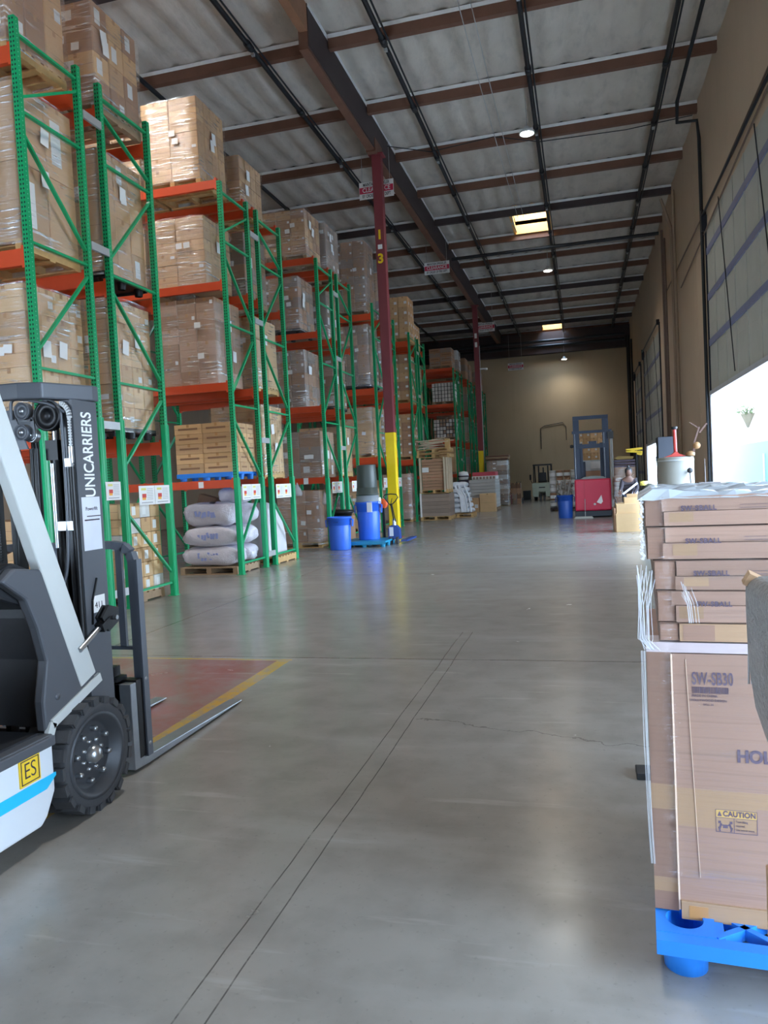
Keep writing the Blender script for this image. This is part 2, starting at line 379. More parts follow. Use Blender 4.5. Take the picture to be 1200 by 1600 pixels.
# purlins run across the hall, the girder down it
for k, y in enumerate(PY):
    m = BEAMD if (k-9) in (3, 7, 10, -2) else BEAMW
    mb = MB().box(XL, -5.20, y-.07, y+.07, 10.9, 11.2).box(-4.94, XW, y-.07, y+.07, 10.9, 11.2)
    mb.mat(1).box(XL, -5.20, y-.085, y-.07, 11.12, 11.2).box(-4.94, XW, y-.085, y-.07, 11.12, 11.2)
    mb.mat(0).box(-5.5, -5.47, y-.085, y+.085, 10.88, 11.2)
    struct('roof_beam_cross', mb, [m, FOLD])
struct('roof_beam_main', MB().box(-5.18, -4.985, 14.6, YF, 10.28, 11.2).mat(1).box(-4.985, -4.96, 14.6, YF, 10.34, 11.2).mat(2).box(-4.96, -4.94, 14.6, YF, 11.1, 11.18).mat(0).box(-5.2, -4.94, 19.5, 20.2, 10.25, 10.6), [BEAMW, BEAMD, FOLD])
struct('roof_beam_near', MB().box(-5.16, -4.98, YB, 14.6, 10.62, 11.2), basic('lighter timber', (140, 100, 74), .7, var=.25, scale=3))
struct('roof_beam_end', MB().box(XL, XW, 51.4, 52.15, 10.1, 10.9).box(XL, XW, 51.7, 52.19, 9.55, 10.3), [BEAMD])
# steel columns, red over safety yellow
def column(y, label, digits):
    t = thing('steel_column', label, 'column', (-5.0, y, 0), group=None)
    MB().box(-5.125, -4.875, y-.125, y+.125, 2.86, 10.28).build('shaft', RED, t, bevel=.012)
    MB().box(-5.128, -4.872, y-.128, y+.128, .02, 2.86).build('yellow_guard', YEL, t, bevel=.012)
    MB().box(-5.2, -4.8, y-.2, y+.2, 0, .02).build('base_plate', RED, t)
    MB().box(-5.2, -4.8, y-.16, y+.16, 10.24, 10.28).build('cap_plate', RED, t)
    if digits:
        for s, z in (('1', 8.13), ('3', 7.5)): text('column_number', s, .34, (-5.0, y-.13, z), FACE_Y, YEL, t, 1.0, off=.012)
        MB().box(-5.06, -4.94, y-.132, y-.127, 7.76, 7.88).build('paper_tag', PAPER, t)
    else:
        MB().box(-5.06, -4.94, y-.132, y-.127, 8.6, 8.85).box(-5.06, -4.94, y-.132, y-.127, 8.15, 8.4).build('paper_tag', PAPER, t)
        MB().tube([(-4.84, y-.1, 1.0), (-4.84, y-.1, 8.2)], .02).build('white_conduit', GALV, t)
        MB().box(-4.86, -4.6, y-.16, y-.05, 7.0, 7.06).lathe([(0, 0), (.08, .02), (.08, .1), (0, .12)], (-4.55, y-.1, 6.95)).build('bracket_lamp', PAPER, t)
column(19.85, 'dark red steel column with yellow lower part and the digits 1 and 3', True)
column(38.75, 'distant dark red column with yellow base and white conduit up its side', False)
# sprinkler mains and branch lines
def pipe(name, label, pts, r=.05, m=PIPE, cat='pipe', group=None, extra=None):
    mb = MB()
    for p in pts if isinstance(pts[0], list) else [pts]: mb.tube(p, r, 8)
    if extra: extra(mb)
    return tag(mb.build(name, m), label, cat, group)
for x, lb in ((-9.2, 'black sprinkler pipe under the roof above the tallest carton stacks'), (-6.4, 'black sprinkler pipe running between rack tops and main roof beam'),
              (-3.7, 'black sprinkler pipe just right of the main roof beam'), (-.85, 'black sprinkler pipe running beside the round ceiling lamps'), (2.2, 'black sprinkler pipe nearest the dock door wall')):
    t = thing('sprinkler_pipe', lb, 'pipe', (x, 20, 10.7), group='sprinkler pipes along the roof')
    MB().tube([(x, YB+.1, 10.78), (x, 51.3, 10.78)], .055, 8).build('main_pipe', PIPE, t)
    if x > -8: MB().tube([(x+.1, YB+.1, 10.82), (x+.1, 51.3, 10.82)], .022, 6).build('side_conduit', PIPE, t)
    cpm = MB().lathe([(.07, -.12), (.075, -.12), (.075, .12), (.07, .12)], (0, 0, 0), 10, 'y').mesh('coupling', PIPE); shm = MB().box(-.035, .035, -.035, .035, -.03, .03).mesh('head', GALV)
    for k in range(14):
        y = 8.9+3.01*k + (.8 if x in (-3.7, 2.2) else 0)
        inst('pipe_coupling', cpm, t, (0, y-20, .08))
        if k % 2 == 0: inst('sprinkler_head', shm, t, (0, y-19.8, 0))
pipe('cross_main_pipe', 'thick dark pipe crossing the roof beyond the bright skylight', [(-4.9, 31.3, 10.6), (3.2, 31.3, 10.6)], .07)
pipe('cross_main_pipe', 'dark pipe pair crossing under the roof near the far wall', [[(-16, 50.6, 9.85), (2.9, 50.6, 9.85)], [(-16, 50.3, 10.13), (2.9, 50.3, 10.13)]], .09)
pipe('wall_riser_pipe', 'dark conduit dropping down the wall beside the open dock door', [(2.65, 3, 10.7), (2.65, 20.6, 10.7), (2.68, 21.0, 10.35), (3.16, 21.05, 10.35), (3.2, 21.05, 9.9), (3.2, 21.05, .4)], .045)
pipe('wall_riser_pipe', 'pale pair of conduits on the wall between the two dock doors', [[(3.2, 26.7, .3), (3.2, 26.7, 10.6)], [(3.2, 27.4, .3), (3.2, 27.4, 9.6), (2.9, 27.4, 10.6)]], .05, basic('tan conduit', (150, 128, 108), .6))
pipe('wall_riser_pipe', 'slim brown conduits just before the farther dock door', [[(3.2, 29.6, .3), (3.2, 29.6, 9.9)], [(3.2, 30.3, .3), (3.2, 30.3, 10.4)]], .045, basic('brown conduit', (112, 92, 82), .6))
pipe('wall_riser_pipe', 'thick dark riser pipe in the far right corner', [(3.1, 50.4, .2), (3.1, 50.4, 10.0)], .12)
pipe('wall_riser_pipe', 'dark slim riser standing this side of the corner riser', [(3.15, 48.2, .2), (3.15, 48.2, 9.4)], .06)
pipe('wall_conduit', 'long sloping conduit pair high on the wall above the open door', [[(3.24, 13.2, 8.12), (3.24, 20.9, 7.96), (3.24, 30, 8.0)], [(3.24, 13.2, 7.86), (3.24, 25.7, 7.2)]], .02, basic('brown conduit', (112, 92, 82), .6))
pipe('wall_conduit', 'bent dark conduit loop on the far wall above the small forklift', [(-2.62, 52.15, 3.2), (-2.62, 52.15, 4.6), (-2.35, 52.15, 4.75), (-1.15, 52.15, 4.9), (-.95, 52.15, 4.6), (-.95, 52.15, 3.7)], .022)
# thin suspension wires and lamp cables
for a, b, lb in (((-2.0, 8, 10.75), (-1.9, 27.9, 10.8), 'thin grey cable hanging below the roof between the pipes'), ((-1.75, 8, 10.75), (-1.7, 27.9, 10.8), 'second thin grey cable beside the hanging one')):
    pipe('roof_cable', lb, [a, ((a[0]+b[0])/2, (a[1]+b[1])/2, a[2]-.16), b], .009, GALV, 'cable')
pipe('roof_cable', 'slack dark cable crossing the roof near the first round lamp', [(-4.9, 20.7, 10.85), (-3.7, 20.8, 10.55), (-2, 21.2, 10.85), (-.8, 21.4, 10.6), (1.5, 22, 10.8), (3.2, 22, 10.9)], .013, PIPE, 'cable')
# round high-bay lamps
LAMP = basic('lamp glow', (255, 252, 240), .4, emit=18)
HOUS = basic('lamp housing', (196, 198, 200), .4)
def lamp(x, y, z, lb, w=260, ):
    t = thing('high_bay_lamp', lb, 'ceiling lamp', (x, y, z), group='round lamps under the roof')
    MB().lathe([(0, .16), (.06, .16), (.1, .1), (.2, .02), (.2, -.02), (.17, -.02)], (x, y, z)).build('housing', HOUS, t)
    MB().lathe([(0, -.045), (.12, -.035), (.17, -.015), (.17, 0), (0, 0)], (x, y, z)).build('lens', LAMP, t)
    MB().tube([(x, y, z+.15), (x, y, 11.12)], .008, 6).build('suspension_cable', GALV, t)
    l = bpy.data.lights.new('lamp_light', 'SPOT'); l.energy = w; l.spot_size = 2.6; l.spot_blend = .8; l.shadow_soft_size = .18; l.color = (1, .97, .9)
    o = bpy.data.objects.new('lamp_light', l); COL.objects.link(o); o.parent = t; o.location = (0, 0, -.08)
lamp(-1.04, 19.9, 10.23, 'largest glowing round lamp, hanging before the skylight')
lamp(-1.10, 33.3, 10.2, 'small glowing round lamp hanging just beyond the bright skylight')
lamp(-.86, 50.6, 8.9, 'tiny glowing round lamp near the far wall', 120)
for yy in (5.6, ): lamp(-1.04, yy, 10.2, 'added unseen round lamp above the camera, beyond the top edge', 600)  # out-of-view lamp added to warm and brighten the foreground
lamp(-8.0, 10.5, 10.3, 'added unseen round lamp above the carton stacks of the first racks', 500)  # extra lamp, out of view, added to light the near racks
# clearance signs
SIGNR = basic('sign red', (198, 44, 74), .5); SIGNI = basic('sign ink', (52, 48, 54), .6)
def sign(x, y, z, lb, w=1.0):
    t = thing('clearance_sign', lb, 'sign', (x, y, z), group=None); h = w*.47
    MB().box(x-w/2, x+w/2, y-.01, y+.01, z-h/2, z+h/2).build('sign_board', PAPER, t)
    MB().box(x-w/2+.01, x+w/2-.01, y-.014, y-.01, z-h*.17, z+h*.2).build('red_band', SIGNR, t)
    text('lettering', 'MAINTAIN SPRINKLER', w*.125, (x, y-.012, z+h*.34), FACE_Y, SIGNI, t, .62, off=.002)
    text('lettering', 'CLEARANCE', w*.17, (x, y-.017, z+h*.015), FACE_Y, PAPER, t, .85, off=.003)
    text('lettering', 'BY ORDER OF FIRE DEPT', w*.125, (x, y-.012, z-h*.33), FACE_Y, SIGNI, t, .60, off=.002)
    MB().tube([(x-w*.4, y, z+h/2), (x-w*.4, y, 11.25)], .006, 5).tube([(x+w*.4, y, z+h/2), (x+w*.4, y, 11.25)], .006, 5).build('hanging_wires', GALV, t)
sign(-5.30, 20.8, 9.76, 'red and white clearance sign hanging behind the near red column')
sign(-5.22, 29.5, 9.82, 'red and white clearance sign hanging between the two red columns')
sign(-4.62, 39.6, 9.3, 'red and white clearance sign behind the distant red column')
sign(-3.95, 50.0, 8.6, 'faded clearance sign hanging before the far wall')

# ------------------------------------------------------------------ dock doors
DOORP = basic('door panel grey green', (172, 172, 164), .55, var=.12, scale=2, bmp=.1); DOORB = basic('door stiffener', (112, 116, 146), .5); DOORL = basic('door bottom rail', (188, 190, 196), .4, .3)
JAMB = basic('door jamb paint', (176, 186, 206), .5); TRK = basic('black door track', (28, 32, 42), .45, .3)
def dock_door(n, y0, y1, zb, zt, open_=True):
    t = thing('door_%d' % n, None, None, (XW, y0, 0)); tag(t, kind='structure')
    mb = MB().box(XW-.02, XW+.03, y0, y1, zb, zt)
    for k in range(1, 5): z = zb+(zt-zb)*k/5; mb.box(XW-.024, XW-.018, y0, y1, z-.008, z+.008)
    yy = y0+.7
    while yy < y1: mb.box(XW-.035, XW-.02, yy, yy+.05, zb, zt); yy += 1.15
    p = mb.build('door_panel', DOORP, t)
    z = zb+1.15
    while z < zt-.2: MB().box(XW-.05, XW-.02, y0+.1, y1-.1, z, z+.16).build('stiffener', DOORB, p); z += 1.15
    MB().box(XW-.06, XW+.04, y0, y1, zb-.09, zb+.02).build('bottom_rail', DOORL, p)
    for yy in (y0-.06, y1-.02):
        MB().box(XW-.06, XW, yy, yy+.05, zb, zt+.3).build('door_track', TRK, t); MB().box(XW-.05, XW, yy, yy+.05, 0, zb).build('lower_track', basic('lower track grey', (128, 122, 124), .5), t)
    for yy in (y0-.28, y1+.06): MB().box(XW-.03, XW, yy, yy+.22, 0, zb).build('jamb', JAMB, t)
    MB().lathe([(.03, 0), (.03, y1-y0)], (XW-.1, y0, zt+.3), 12, 'y').box(XW-.14, XW-.02, y0-.05, y0+.08, zt+.2, zt+.42).box(XW-.14, XW-.02, y1-.06, y1+.05, zt-.1, zt+.42).build('torsion_shaft', TRK, t)
    for yy in (y0+.5, y0+(y1-y0)*.55): MB().tube([(XW-.08, yy, zb+.1), (XW-.1, yy+1.2, zt)], .012, 6).build('lift_cable', TRK, t)
dock_door(1, 13.3, 20.9, 3.42, 7.6); dock_door(2, 33.0, 41.0, 2.75, 7.2); dock_door(3, -2, 3.0, 3.0, 7.2)
dock_door(4, 43.2, 47.6, .1, 6.9)
# what lies outside the doors
OUTW = basic('outside stucco', (196, 194, 188), .8, var=.04); OUTB = basic('outside lower wall', (120, 164, 186), .8, var=.03)
struct('exterior_wall', MB().box(8, 8.3, 24, 75, 2.5, 6.0).mat(1).box(7.97, 8.3, 24, 75, -.05, 2.5), [OUTW, OUTB])

# ------------------------------------------------------------------ pallets, cartons, wrapped loads
_mc = {}
def pallet_mesh(w, d, kind):
    k = ('p', w, d, kind)
    if k in _mc: return _mc[k]
    mb = MB(); h = .14; rr = random.Random(5)
    if kind in ('wood', 'woodg'):
        for x in (-w/2, -.045, w/2-.09): mb.box(x, x+.09, -d/2, d/2, .02, .12)
        n = 7
        for i in range(n):
            y = -d/2+(d-.1)*i/(n-1); mb.box(-w/2, w/2, y, y+.095, .12, h)
        for i in (0, 2, 4): y = -d/2+(d-.1)*i/4; mb.box(-w/2, w/2, y, y+.1, 0, .02)
        m = WOOD if kind == 'wood' else WOODG
    else:
        mb.box(-w/2, w/2, -d/2, d/2, .1, h)
        for x in (-w/2+.09, 0, w/2-.09):
            for y in (-d/2+.09, 0, d/2-.09): mb.lathe([(.055, 0), (.07, .1)], (x, y, 0), 12)
        mb.box(-w/2, w/2, -d/2, -d/2+.02, .06, .1).box(-w/2, w/2, d/2-.02, d/2, .06, .1)
        m = {'blue': BLUEP, 'black': BLACKP, 'teal': TEALP}[kind]
    _mc[k] = mb.mesh('pallet', m); return _mc[k]
def carton_mesh(dx, dy, dz, tone, lab):
    k = (round(dx, 2), round(dy, 2), round(dz, 2), tone, lab)
    if k in _mc: return _mc[k]
    sh = .026 if tone in ('white', 'grey') and k[0] < .2 else 0
    dx, dy, dz = k[0]-.006-sh, k[1]-.006-sh, k[2]-.004-sh; e = .003
    mb = MB(); hx, hy = dx/2, dy/2; c = .012
    # lightly crushed box with chamfered edges
    mb.prism([(-hx+c, -hy), (hx-c, -hy), (hx, -hy+c), (hx, hy-c), (hx-c, hy), (-hx+c, hy), (-hx, hy-c), (-hx, -hy+c)], 0, dz, 'z')
    mb.mat(1).box(-.025, .025, -hy-e*.5, hy+e*.5, dz-.001, dz+e*.4)
    if tone != 'white':
        mb.box(-.025, .025, -hy-e*.5, -hy, dz-min(.06, dz*.3), dz); mb.box(hx, hx+e*.5, -.025, .025, dz-min(.06, dz*.3), dz)
    mb.mat(3).box(-hx+.01, hx-.01, -hy-e*.3, -hy, dz*.5-.002, dz*.5+.002)  # thin brown line across the front at mid height
    if lab == 1: mb.mat(2).box(hx*.25, hx*.8, -hy-e, -hy, dz*.3, dz*.55).box(hx, hx+e, hy*.1, hy*.75, dz*.3, dz*.58)
    if lab == 2: mb.mat(2).box(hx, hx+e, -hy*.6, hy*.1, dz*.2, dz*.8).box(-hx*.7, -hx*.1, -hy-e, -hy, dz*.35, dz*.75)
    if lab == 3: mb.mat(2).box(hx*.55, hx*.85, -hy-e, -hy, dz*.55, dz*.8)
    if lab == 4: mb.mat(3).box(-hx*.7, hx*.7, -hy-e, -hy, dz*.42, dz*.62).box(hx, hx+e, -hy*.6, hy*.6, dz*.42, dz*.6)
    _mc[k] = mb.mesh('carton', [CB[tone], TAPE, PAPER, basic('carton brown line', (140, 104, 78), .8)]); return _mc[k]
_sheet = {}
def wrap_mesh(w, d, h, seed=0):
    k = ('w', round(w, 2), round(d, 2), round(h, 1), seed % 3)
    if k in _mc: return _mc[k]
    rr = random.Random(seed); mb = MB(); per = []
    n = 6
    for i in range(n): per.append((-w/2+w*i/n, -d/2))
    for i in range(n): per.append((w/2, -d/2+d*i/n))
    for i in range(n): per.append((w/2-w*i/n, d/2))
    for i in range(n): per.append((-w/2, d/2-d*i/n))
    nz = 9; vs = []
    for j in range(nz+1):
        for x, y in per:
            o = .008+.01*rr.random(); sx = 1 if x > 0 else -1; sy = 1 if y > 0 else -1
            vs.append((x + (o*sx if abs(abs(x)-w/2) < .01 else 0), y + (o*sy if abs(abs(y)-d/2) < .01 else 0), h*j/nz + (0.02*rr.random() if 0 < j else 0)))
    m = len(per); fs = [(j*m+i, j*m+(i+1) % m, (j+1)*m+(i+1) % m, (j+1)*m+i) for j in range(nz) for i in range(m)]
    mb.add(vs, fs, True); _mc[k] = mb.mesh('wrap', FILM); return _mc[k]
SEED = [0]
def load(label, xr, w, y0, y1, z0, z1, n=(3, 3, 5), tone='tan', wrap=True, pal='wood', labs=(0,), sheets=1, jit=.004, pick=(0,), group=None, cat='pallet load', missing=(), full=False, name='pallet_load'):
    """one wrapped pallet: only cartons of the sides and top that can be seen are built"""
    SEED[0] += 1; rr = random.Random(SEED[0]); d = y1-y0; cx = xr-w/2; cy = (y0+y1)/2
    t = thing(name, label, cat, (cx, cy, z0), group=group)
    zb = 0
    if n[0] == 7: MB().box(cx-w/2+.03, cx+w/2-.03, y0+.03, y1-.03, z0+.14, z1-.03).build('gap_shade_block', BLACKP, t)  # black block added inside so the gaps between boxes look shaded
    if pal: inst('pallet', pallet_mesh(round(w, 2), round(d, 2), pal), t, (0, 0, 0)); zb = .14
    nx, ny, nz = n; dx, dy, dz = w/nx, d/ny, (z1-z0-zb)/nz
    for k in range(nz):
        for i in range(nx):
            for j in range(ny):
                if not full and not (i == nx-1 or j == 0 or k == nz-1): continue
                if (i, j, k) in missing: continue
                tn = tone if isinstance(tone, str) else rr.choice(tone)
                inst('carton', carton_mesh(dx, dy, dz, tn, rr.choice(labs)), t, (-w/2+dx*(i+.5)+rr.uniform(-jit, jit), -d/2+dy*(j+.5)+rr.uniform(-jit, jit), zb+dz*k), rr.uniform(-jit, jit)*1.2)
    if wrap: inst('stretch_wrap', wrap_mesh(w+.02, d+.02, z1-z0-zb+(.06 if pal else 0), SEED[0]), t, (0, 0, zb-(.06 if pal else 0)))
    if sheets:
        X = cx+w/2+.022
        for q in range(sheets):
            yy = cy+rr.uniform(-.3, .15)*d; zz = z0+zb+(z1-z0-zb)*rr.uniform(.35, .75)
            MB().obox((X+.010+.005*q, yy, zz), .001, .07, .1, (rr.uniform(-.15, .15), 0, 0)).build('shipping_label', PAPER, t)
            MB().obox((cx+rr.uniform(.05, .3)*w, cy-d/2-.036-.005*q, zz-.05), .06, .001, .05, (0, rr.uniform(-.1, .1), 0)).build('shipping_label', PAPER, t)
    return t

# ------------------------------------------------------------------ pallet racks
XR, HR = -5.95, 6.97
_pm = {}
def post_mesh():
    if 'post' not in _pm:
        _pm['post'] = MB().box(-.038, .038, -.037, -.033, 0, HR).box(.032, .038, -.037, .037, 0, HR).box(-.038, .038, .033, .037, 0, HR).box(-.038, -.034, -.037, -.02, 0, HR).box(-.038, -.034, .02, .037, 0, HR).mesh('post', POSTG)
        _pm['foot'] = MB().box(-.07, .07, -.06, .06, 0, .008).box(-.05, -.035, -.02, .02, .008, .02).mesh('foot', GREEN)
    return _pm['post']
def guard_mesh(h):
    k = ('g', h)
    if k not in _pm:
        mb = MB().box(.038, .05, -.05, .05, 0, h).tube([(.052, -.03, .01), (.052, -.03, h-.01)], .009, 6).tube([(.052, .03, .01), (.052, .03, h-.01)], .009, 6).box(-.02, .05, -.055, -.04, 0, h)
        _pm[k] = mb.mesh('guard', GREENL)
    return _pm[k]
def brace_mesh(pat, d):
    """lists of (y frac, z, y frac, z) for horizontals and diagonals"""
    out = []
    Hs = [(0, z, 1, z) for z in (6.8, 5.94, 4.48, 3.05, .2)]
    if pat == 'A': D = [(0, 6.1, 1, 6.64), (0, 5.69, 1, 4.66), (0, 3.25, 1, 4.33), (0, 2.8, 1, 1.8), (0, .48, 1, 1.57)]
    else: D = [(0, 6.6, 1, 6.1), (0, 4.7, 1, 5.8), (0, 4.26, 1, 3.2), (0, 1.9, 1, 2.9), (0, 1.3, 1, .35)]
    for a, z, b, z2 in Hs + D:
        k = ('b', round(z2-z, 2), round(d, 2))
        if k not in _pm: _pm[k] = MB().bar((0, .03, 0), (0, d-.03, z2-z), .03, .045, up=(1, 0, 0)).mesh('brace', GREEN)
        out.append((z, _pm[k]))
    return out
def beam_mesh(L, h):
    k = ('beam', L, h)
    if k not in _pm: _pm[k] = MB().box(-L, 0, -.03, .03, 0, h).mat(0).box(-.035, 0, -.036, .036, -.03, h+.03).box(-L, -L+.035, -.036, .036, -.03, h+.03).mesh('beam', ORANGE)
    return _pm[k]
def rack(label, y0, y1, levels, bh, pat, spacer_to=None, guard=0, nsign=0, L=2.5, x=XR):
    t = thing('pallet_rack', label, 'rack', (x, y0, 0)); pm = post_mesh(); d = y1-y0
    for f, xx in ((0, -.038), (1, -.038-L-.076)):
        uf = bpy.data.objects.new('upright_frame', None); COL.objects.link(uf); uf.parent = t; uf.location = (xx, 0, 0)
        for q, yy in enumerate((0.0, d)):
            inst('post', pm, uf, (0, yy, 0)); inst('foot_plate', _pm['foot'], uf, (0, yy, 0))
            if guard and f == 0: inst('post_guard', guard_mesh(guard), uf, (0, yy, 0))
        for z, me in brace_mesh(pat, d): inst('brace', me, uf, (0, 0, z))
    for z in levels:
        for yy in (0, d): inst('beam', beam_mesh(L, bh), t, (-.078, yy, z-bh))
    if spacer_to:
        for z in (6.4, 4.75, 2.46, .25):
            MB().box(x-.02, x+.012, y1+.04, spacer_to-.04, z-.05, z+.05).build('row_spacer', GALV, t)
    return t
def rack_sign(rk, yc, z, w, h, n=2):
    """white load sheets taped to the end frame"""
    for i in range(n):
        yy = yc-w*n/2+w*(i+.5); X = XR+.03
        s = MB().box(X, X+.003, yy-w/2+.004, yy+w/2-.004, z-h/2, z+h/2)
        o = s.build('load_sheet', PAPER, rk)
        q = MB().box(X+.003, X+.004, yy-w*.3, yy-w*.05, z-h*.12, z+h*.08)
        q.build('red_mark', basic('print red', (206, 62, 50), .6), o)
        MB().box(X+.003, X+.004, yy-w*.3, yy-w*.08, z-h*.24, z-h*.12).build('orange_mark', basic('print orange', (240, 170, 60), .6), o)
        MB().box(X+.003, X+.004, yy-w*.35, yy-w*.05, z+h*.26, z+h*.38).build('yellow_mark', basic('print yellow', (220, 214, 120), .6), o)
        mb = MB()
        for k in range(7): mb.box(X+.003, X+.004, yy+.0, yy+w*.38, z+h*(.32-.09*k), z+h*(.34-.09*k))
        mb.box(X+.003, X+.004, yy-w*.35, yy+w*.35, z-h*.4, z-h*.36); mb.build('fine_print', basic('print grey', (150, 150, 152), .6), o)

ORD = ['first', 'second', 'third', 'fourth', 'fifth', 'sixth', 'seventh', 'eighth']
ROWY = [7.36, 12.31, 17.25, 22.21, 27.2, 37.04, 41.97, 46.9]
P_, Q_ = [6.66, 4.40, 2.30], [7.0, 5.23, 3.45, 1.72]
RK = {}
for i, y in enumerate(ROWY):
    lv = P_ if i in (0, 3, 4) else Q_; g = {0: 2.55, 1: 1.75, 2: 1.7}.get(i, 0)
    a, b = y, y+1.07; c, d = y+1.52, y+2.64
    lm = {0: 'green and orange rack frame nearest the grey forklift, near half', 1: 'green and orange rack whose floor bay holds the grey sacks, near half',
          2: 'green and orange rack just behind the open blue bin, near half', 3: 'green rack half just left of the near red column'}.get(i, 'green rack, near half of the %s row from the forklift' % ORD[i])
    RK[i, 0] = rack(lm, a, b, lv, .19 if lv is P_ else .145, 'A', spacer_to=c, guard=g)
    RK[i, 1] = rack('green rack, far half of the %s row from the forklift' % ORD[i], c, d, lv, .19 if lv is P_ else .145, 'B', guard=g)
rack_sign(RK[0, 1], 9.53, 1.52, .40, .27, 2)
rack_sign(RK[1, 0], 12.78, 1.48, .40, .28, 2); rack_sign(RK[1, 1], 14.32, 1.46, .40, .28, 2)
rack_sign(RK[2, 0], 17.8, 1.46, .40, .28, 2); rack_sign(RK[2, 1], 19.4, 1.46, .36, .28, 2); rack_sign(RK[3, 0], 22.75, 1.5, .4, .3, 2); rack_sign(RK[3, 1], 24.3, 1.5, .4, .3, 2)
rack_sign(RK[0, 0], 8.56, 1.6, .33, .24, 1)

# table of loads: (row, half, level z, top z, right edge, n, tone, wrap, pallet, labels, description)
L = []
def A(*a, **k): L.append((a, k))
# row 1
A(0, 0, 6.66, 8.35, -6.12, (2, 3, 3), ('tan', 'brown'), True, 'wood', (0, 1, 0, 2), 'brown taped cartons bursting above the rack top')
A(0, 1, 6.66, 8.12, -6.05, (2, 3, 4), ('tan', 'warm', 'brown'), True, 'woodg', (1, 0, 2), 'uneven tan cartons with paper labels')
A(0, 0, 4.40, 6.33, -6.10, (2, 2, 2), ('tan',), True, 'wood', (0, 0, 2), 'very tall tightly wrapped tan block')
A(0, 1, 4.43, 6.2, -6.1, (2, 3, 4), ('tan', 'warm'), True, 'black', (0, 2, 0), 'wrapped tan cartons on a black pallet')
A(0, 0, 2.30, 4.05, -6.12, (2, 4, 5), ('light', 'warm'), True, 'wood', (0, 0, 1, 0), 'pale tan loosely stacked cartons')
A(0, 1, 2.33, 4.22, -6.1, (2, 4, 6), ('light', 'warm'), True, 'black', (0, 3, 0, 1), 'pale tan cartons on black plastic pallet')
A(0, 0, 0.0, 1.3, -6.2, (2, 3, 5), ('warm', 'tan'), False, 'woodg', (0, 1), 'tan cartons at floor level')
A(0, 1, 0.0, 1.42, -6.12, (2, 4, 6), ('light', 'white', 'warm'), False, 'woodg', (0, 2, 2), 'small cartons with white labels at floor level')
# row 2
A(1, 0, 7.0, 8.54, -6.36, (2, 4, 7), ('tan', 'warm'), True, 'wood', (0, 0, 0, 3), 'tall shiny wrapped tan carton block')
A(1, 1, 7.0, 8.12, -6.30, (2, 4, 4), ('tan',), True, 'wood', (0,), 'lower wrapped tan carton block')
A(1, 0, 5.23, 6.46, -6.36, (2, 4, 6), ('tan', 'warm'), True, None, (0, 0, 0, 3), 'shiny wrapped tan cartons')
A(1, 1, 5.23, 6.62, -6.30, (2, 3, 4), ('brown', 'grey'), True, 'woodg', (0, 3), 'dull brown wrapped cartons')
A(1, 0, 3.45, 5.0, -6.24, (3, 3, 6), ('brown', 'pink'), True, None, (0, 0, 3), 'rosy brown wrapped cartons')
A(1, 1, 3.45, 4.95, -6.15, (2, 2, 3), ('warm', 'light'), True, 'wood', (0, 3), 'large pale cartons')
A(1, 0, 1.72, 2.76, -6.12, (2, 3, 5), ('warm', 'tan'), False, 'blue', (4,), 'neat flat cartons on a bright blue pallet')
A(1, 1, 1.72, 3.2, -6.12, (2, 4, 5), ('light', 'warm'), True, 'wood', (0, 3, 0), 'pale wrapped cartons beside the blue pallet')
# row 3
A(2, 0, 7.0, 8.2, -6.22, (3, 4, 5), ('tan', 'brown'), True, 'woodg', (3, 0, 3), 'labelled brown cartons')
A(2, 1, 7.0, 8.35, -6.22, (2, 3, 3), ('grey',), True, 'woodg', (0, 1), 'grey-brown wrapped block')
A(2, 0, 5.23, 6.62, -6.48, (3, 4, 5), ('brown', 'grey'), True, 'black', (3, 3, 0), 'brown cartons with tiny labels')
A(2, 1, 5.23, 6.6, -6.3, (2, 3, 4), ('grey', 'brown'), True, 'woodg', (0, 2), 'dusky wrapped cartons')
A(2, 0, 3.45, 4.85, -6.42, (3, 4, 5), ('brown', 'grey'), True, None, (3, 3, 0), 'brown label-dotted cartons')
A(2, 1, 3.45, 4.9, -6.2, (2, 3, 5), ('brown', 'pink'), True, 'black', (1, 0), 'cartons with white barcode labels')
A(2, 0, 1.72, 2.85, -6.12, (2, 3, 3), ('brown', 'grey'), True, None, (0, 2), 'dull brown leaning cartons')
A(2, 1, 1.72, 3.05, -6.12, (2, 3, 4), ('warm', 'tan'), True, 'wood', (0, 2), 'wrapped golden tan cartons')
A(2, 0, 0.0, 1.42, -6.22, (3, 3, 4), ('pink', 'brown'), True, 'wood', (0, 0, 3), 'rosy brown cartons at floor level')
A(2, 1, 0.0, 1.2, -6.2, (2, 3, 4), ('dark', 'brown'), True, 'woodg', (0,), 'dark cartons at floor level')
# row 4
A(3, 0, 6.66, 8.9, -6.15, (3, 4, 8), ('grey', 'brown'), True, 'woodg', (3, 0, 3), 'tallest grey wrapped carton tower')
A(3, 1, 6.66, 8.3, -6.15, (2, 3, 5), ('grey', 'tan'), True, 'woodg', (0,), 'greyed wrapped cartons')
A(3, 0, 4.40, 6.36, -6.15, (3, 3, 6), ('grey', 'pink'), True, 'black', (0, 1), 'slate-tinted cartons with barcode labels')
A(3, 1, 4.40, 6.2, -6.15, (2, 3, 5), ('brown',), True, 'wood', (0, 3), 'brown wrapped cartons')
A(3, 0, 2.30, 3.85, -6.15, (2, 3, 4), ('warm', 'tan'), True, 'wood', (0,), 'wrapped golden brown cartons')
A(3, 1, 2.30, 3.9, -6.15, (2, 3, 4), ('tan',), True, 'wood', (0, 1), 'tan wrapped cartons')
A(3, 0, 0.0, 1.6, -6.2, (2, 3, 4), ('brown', 'tan'), False, 'wood', (0, 1), 'brown cartons at floor level')
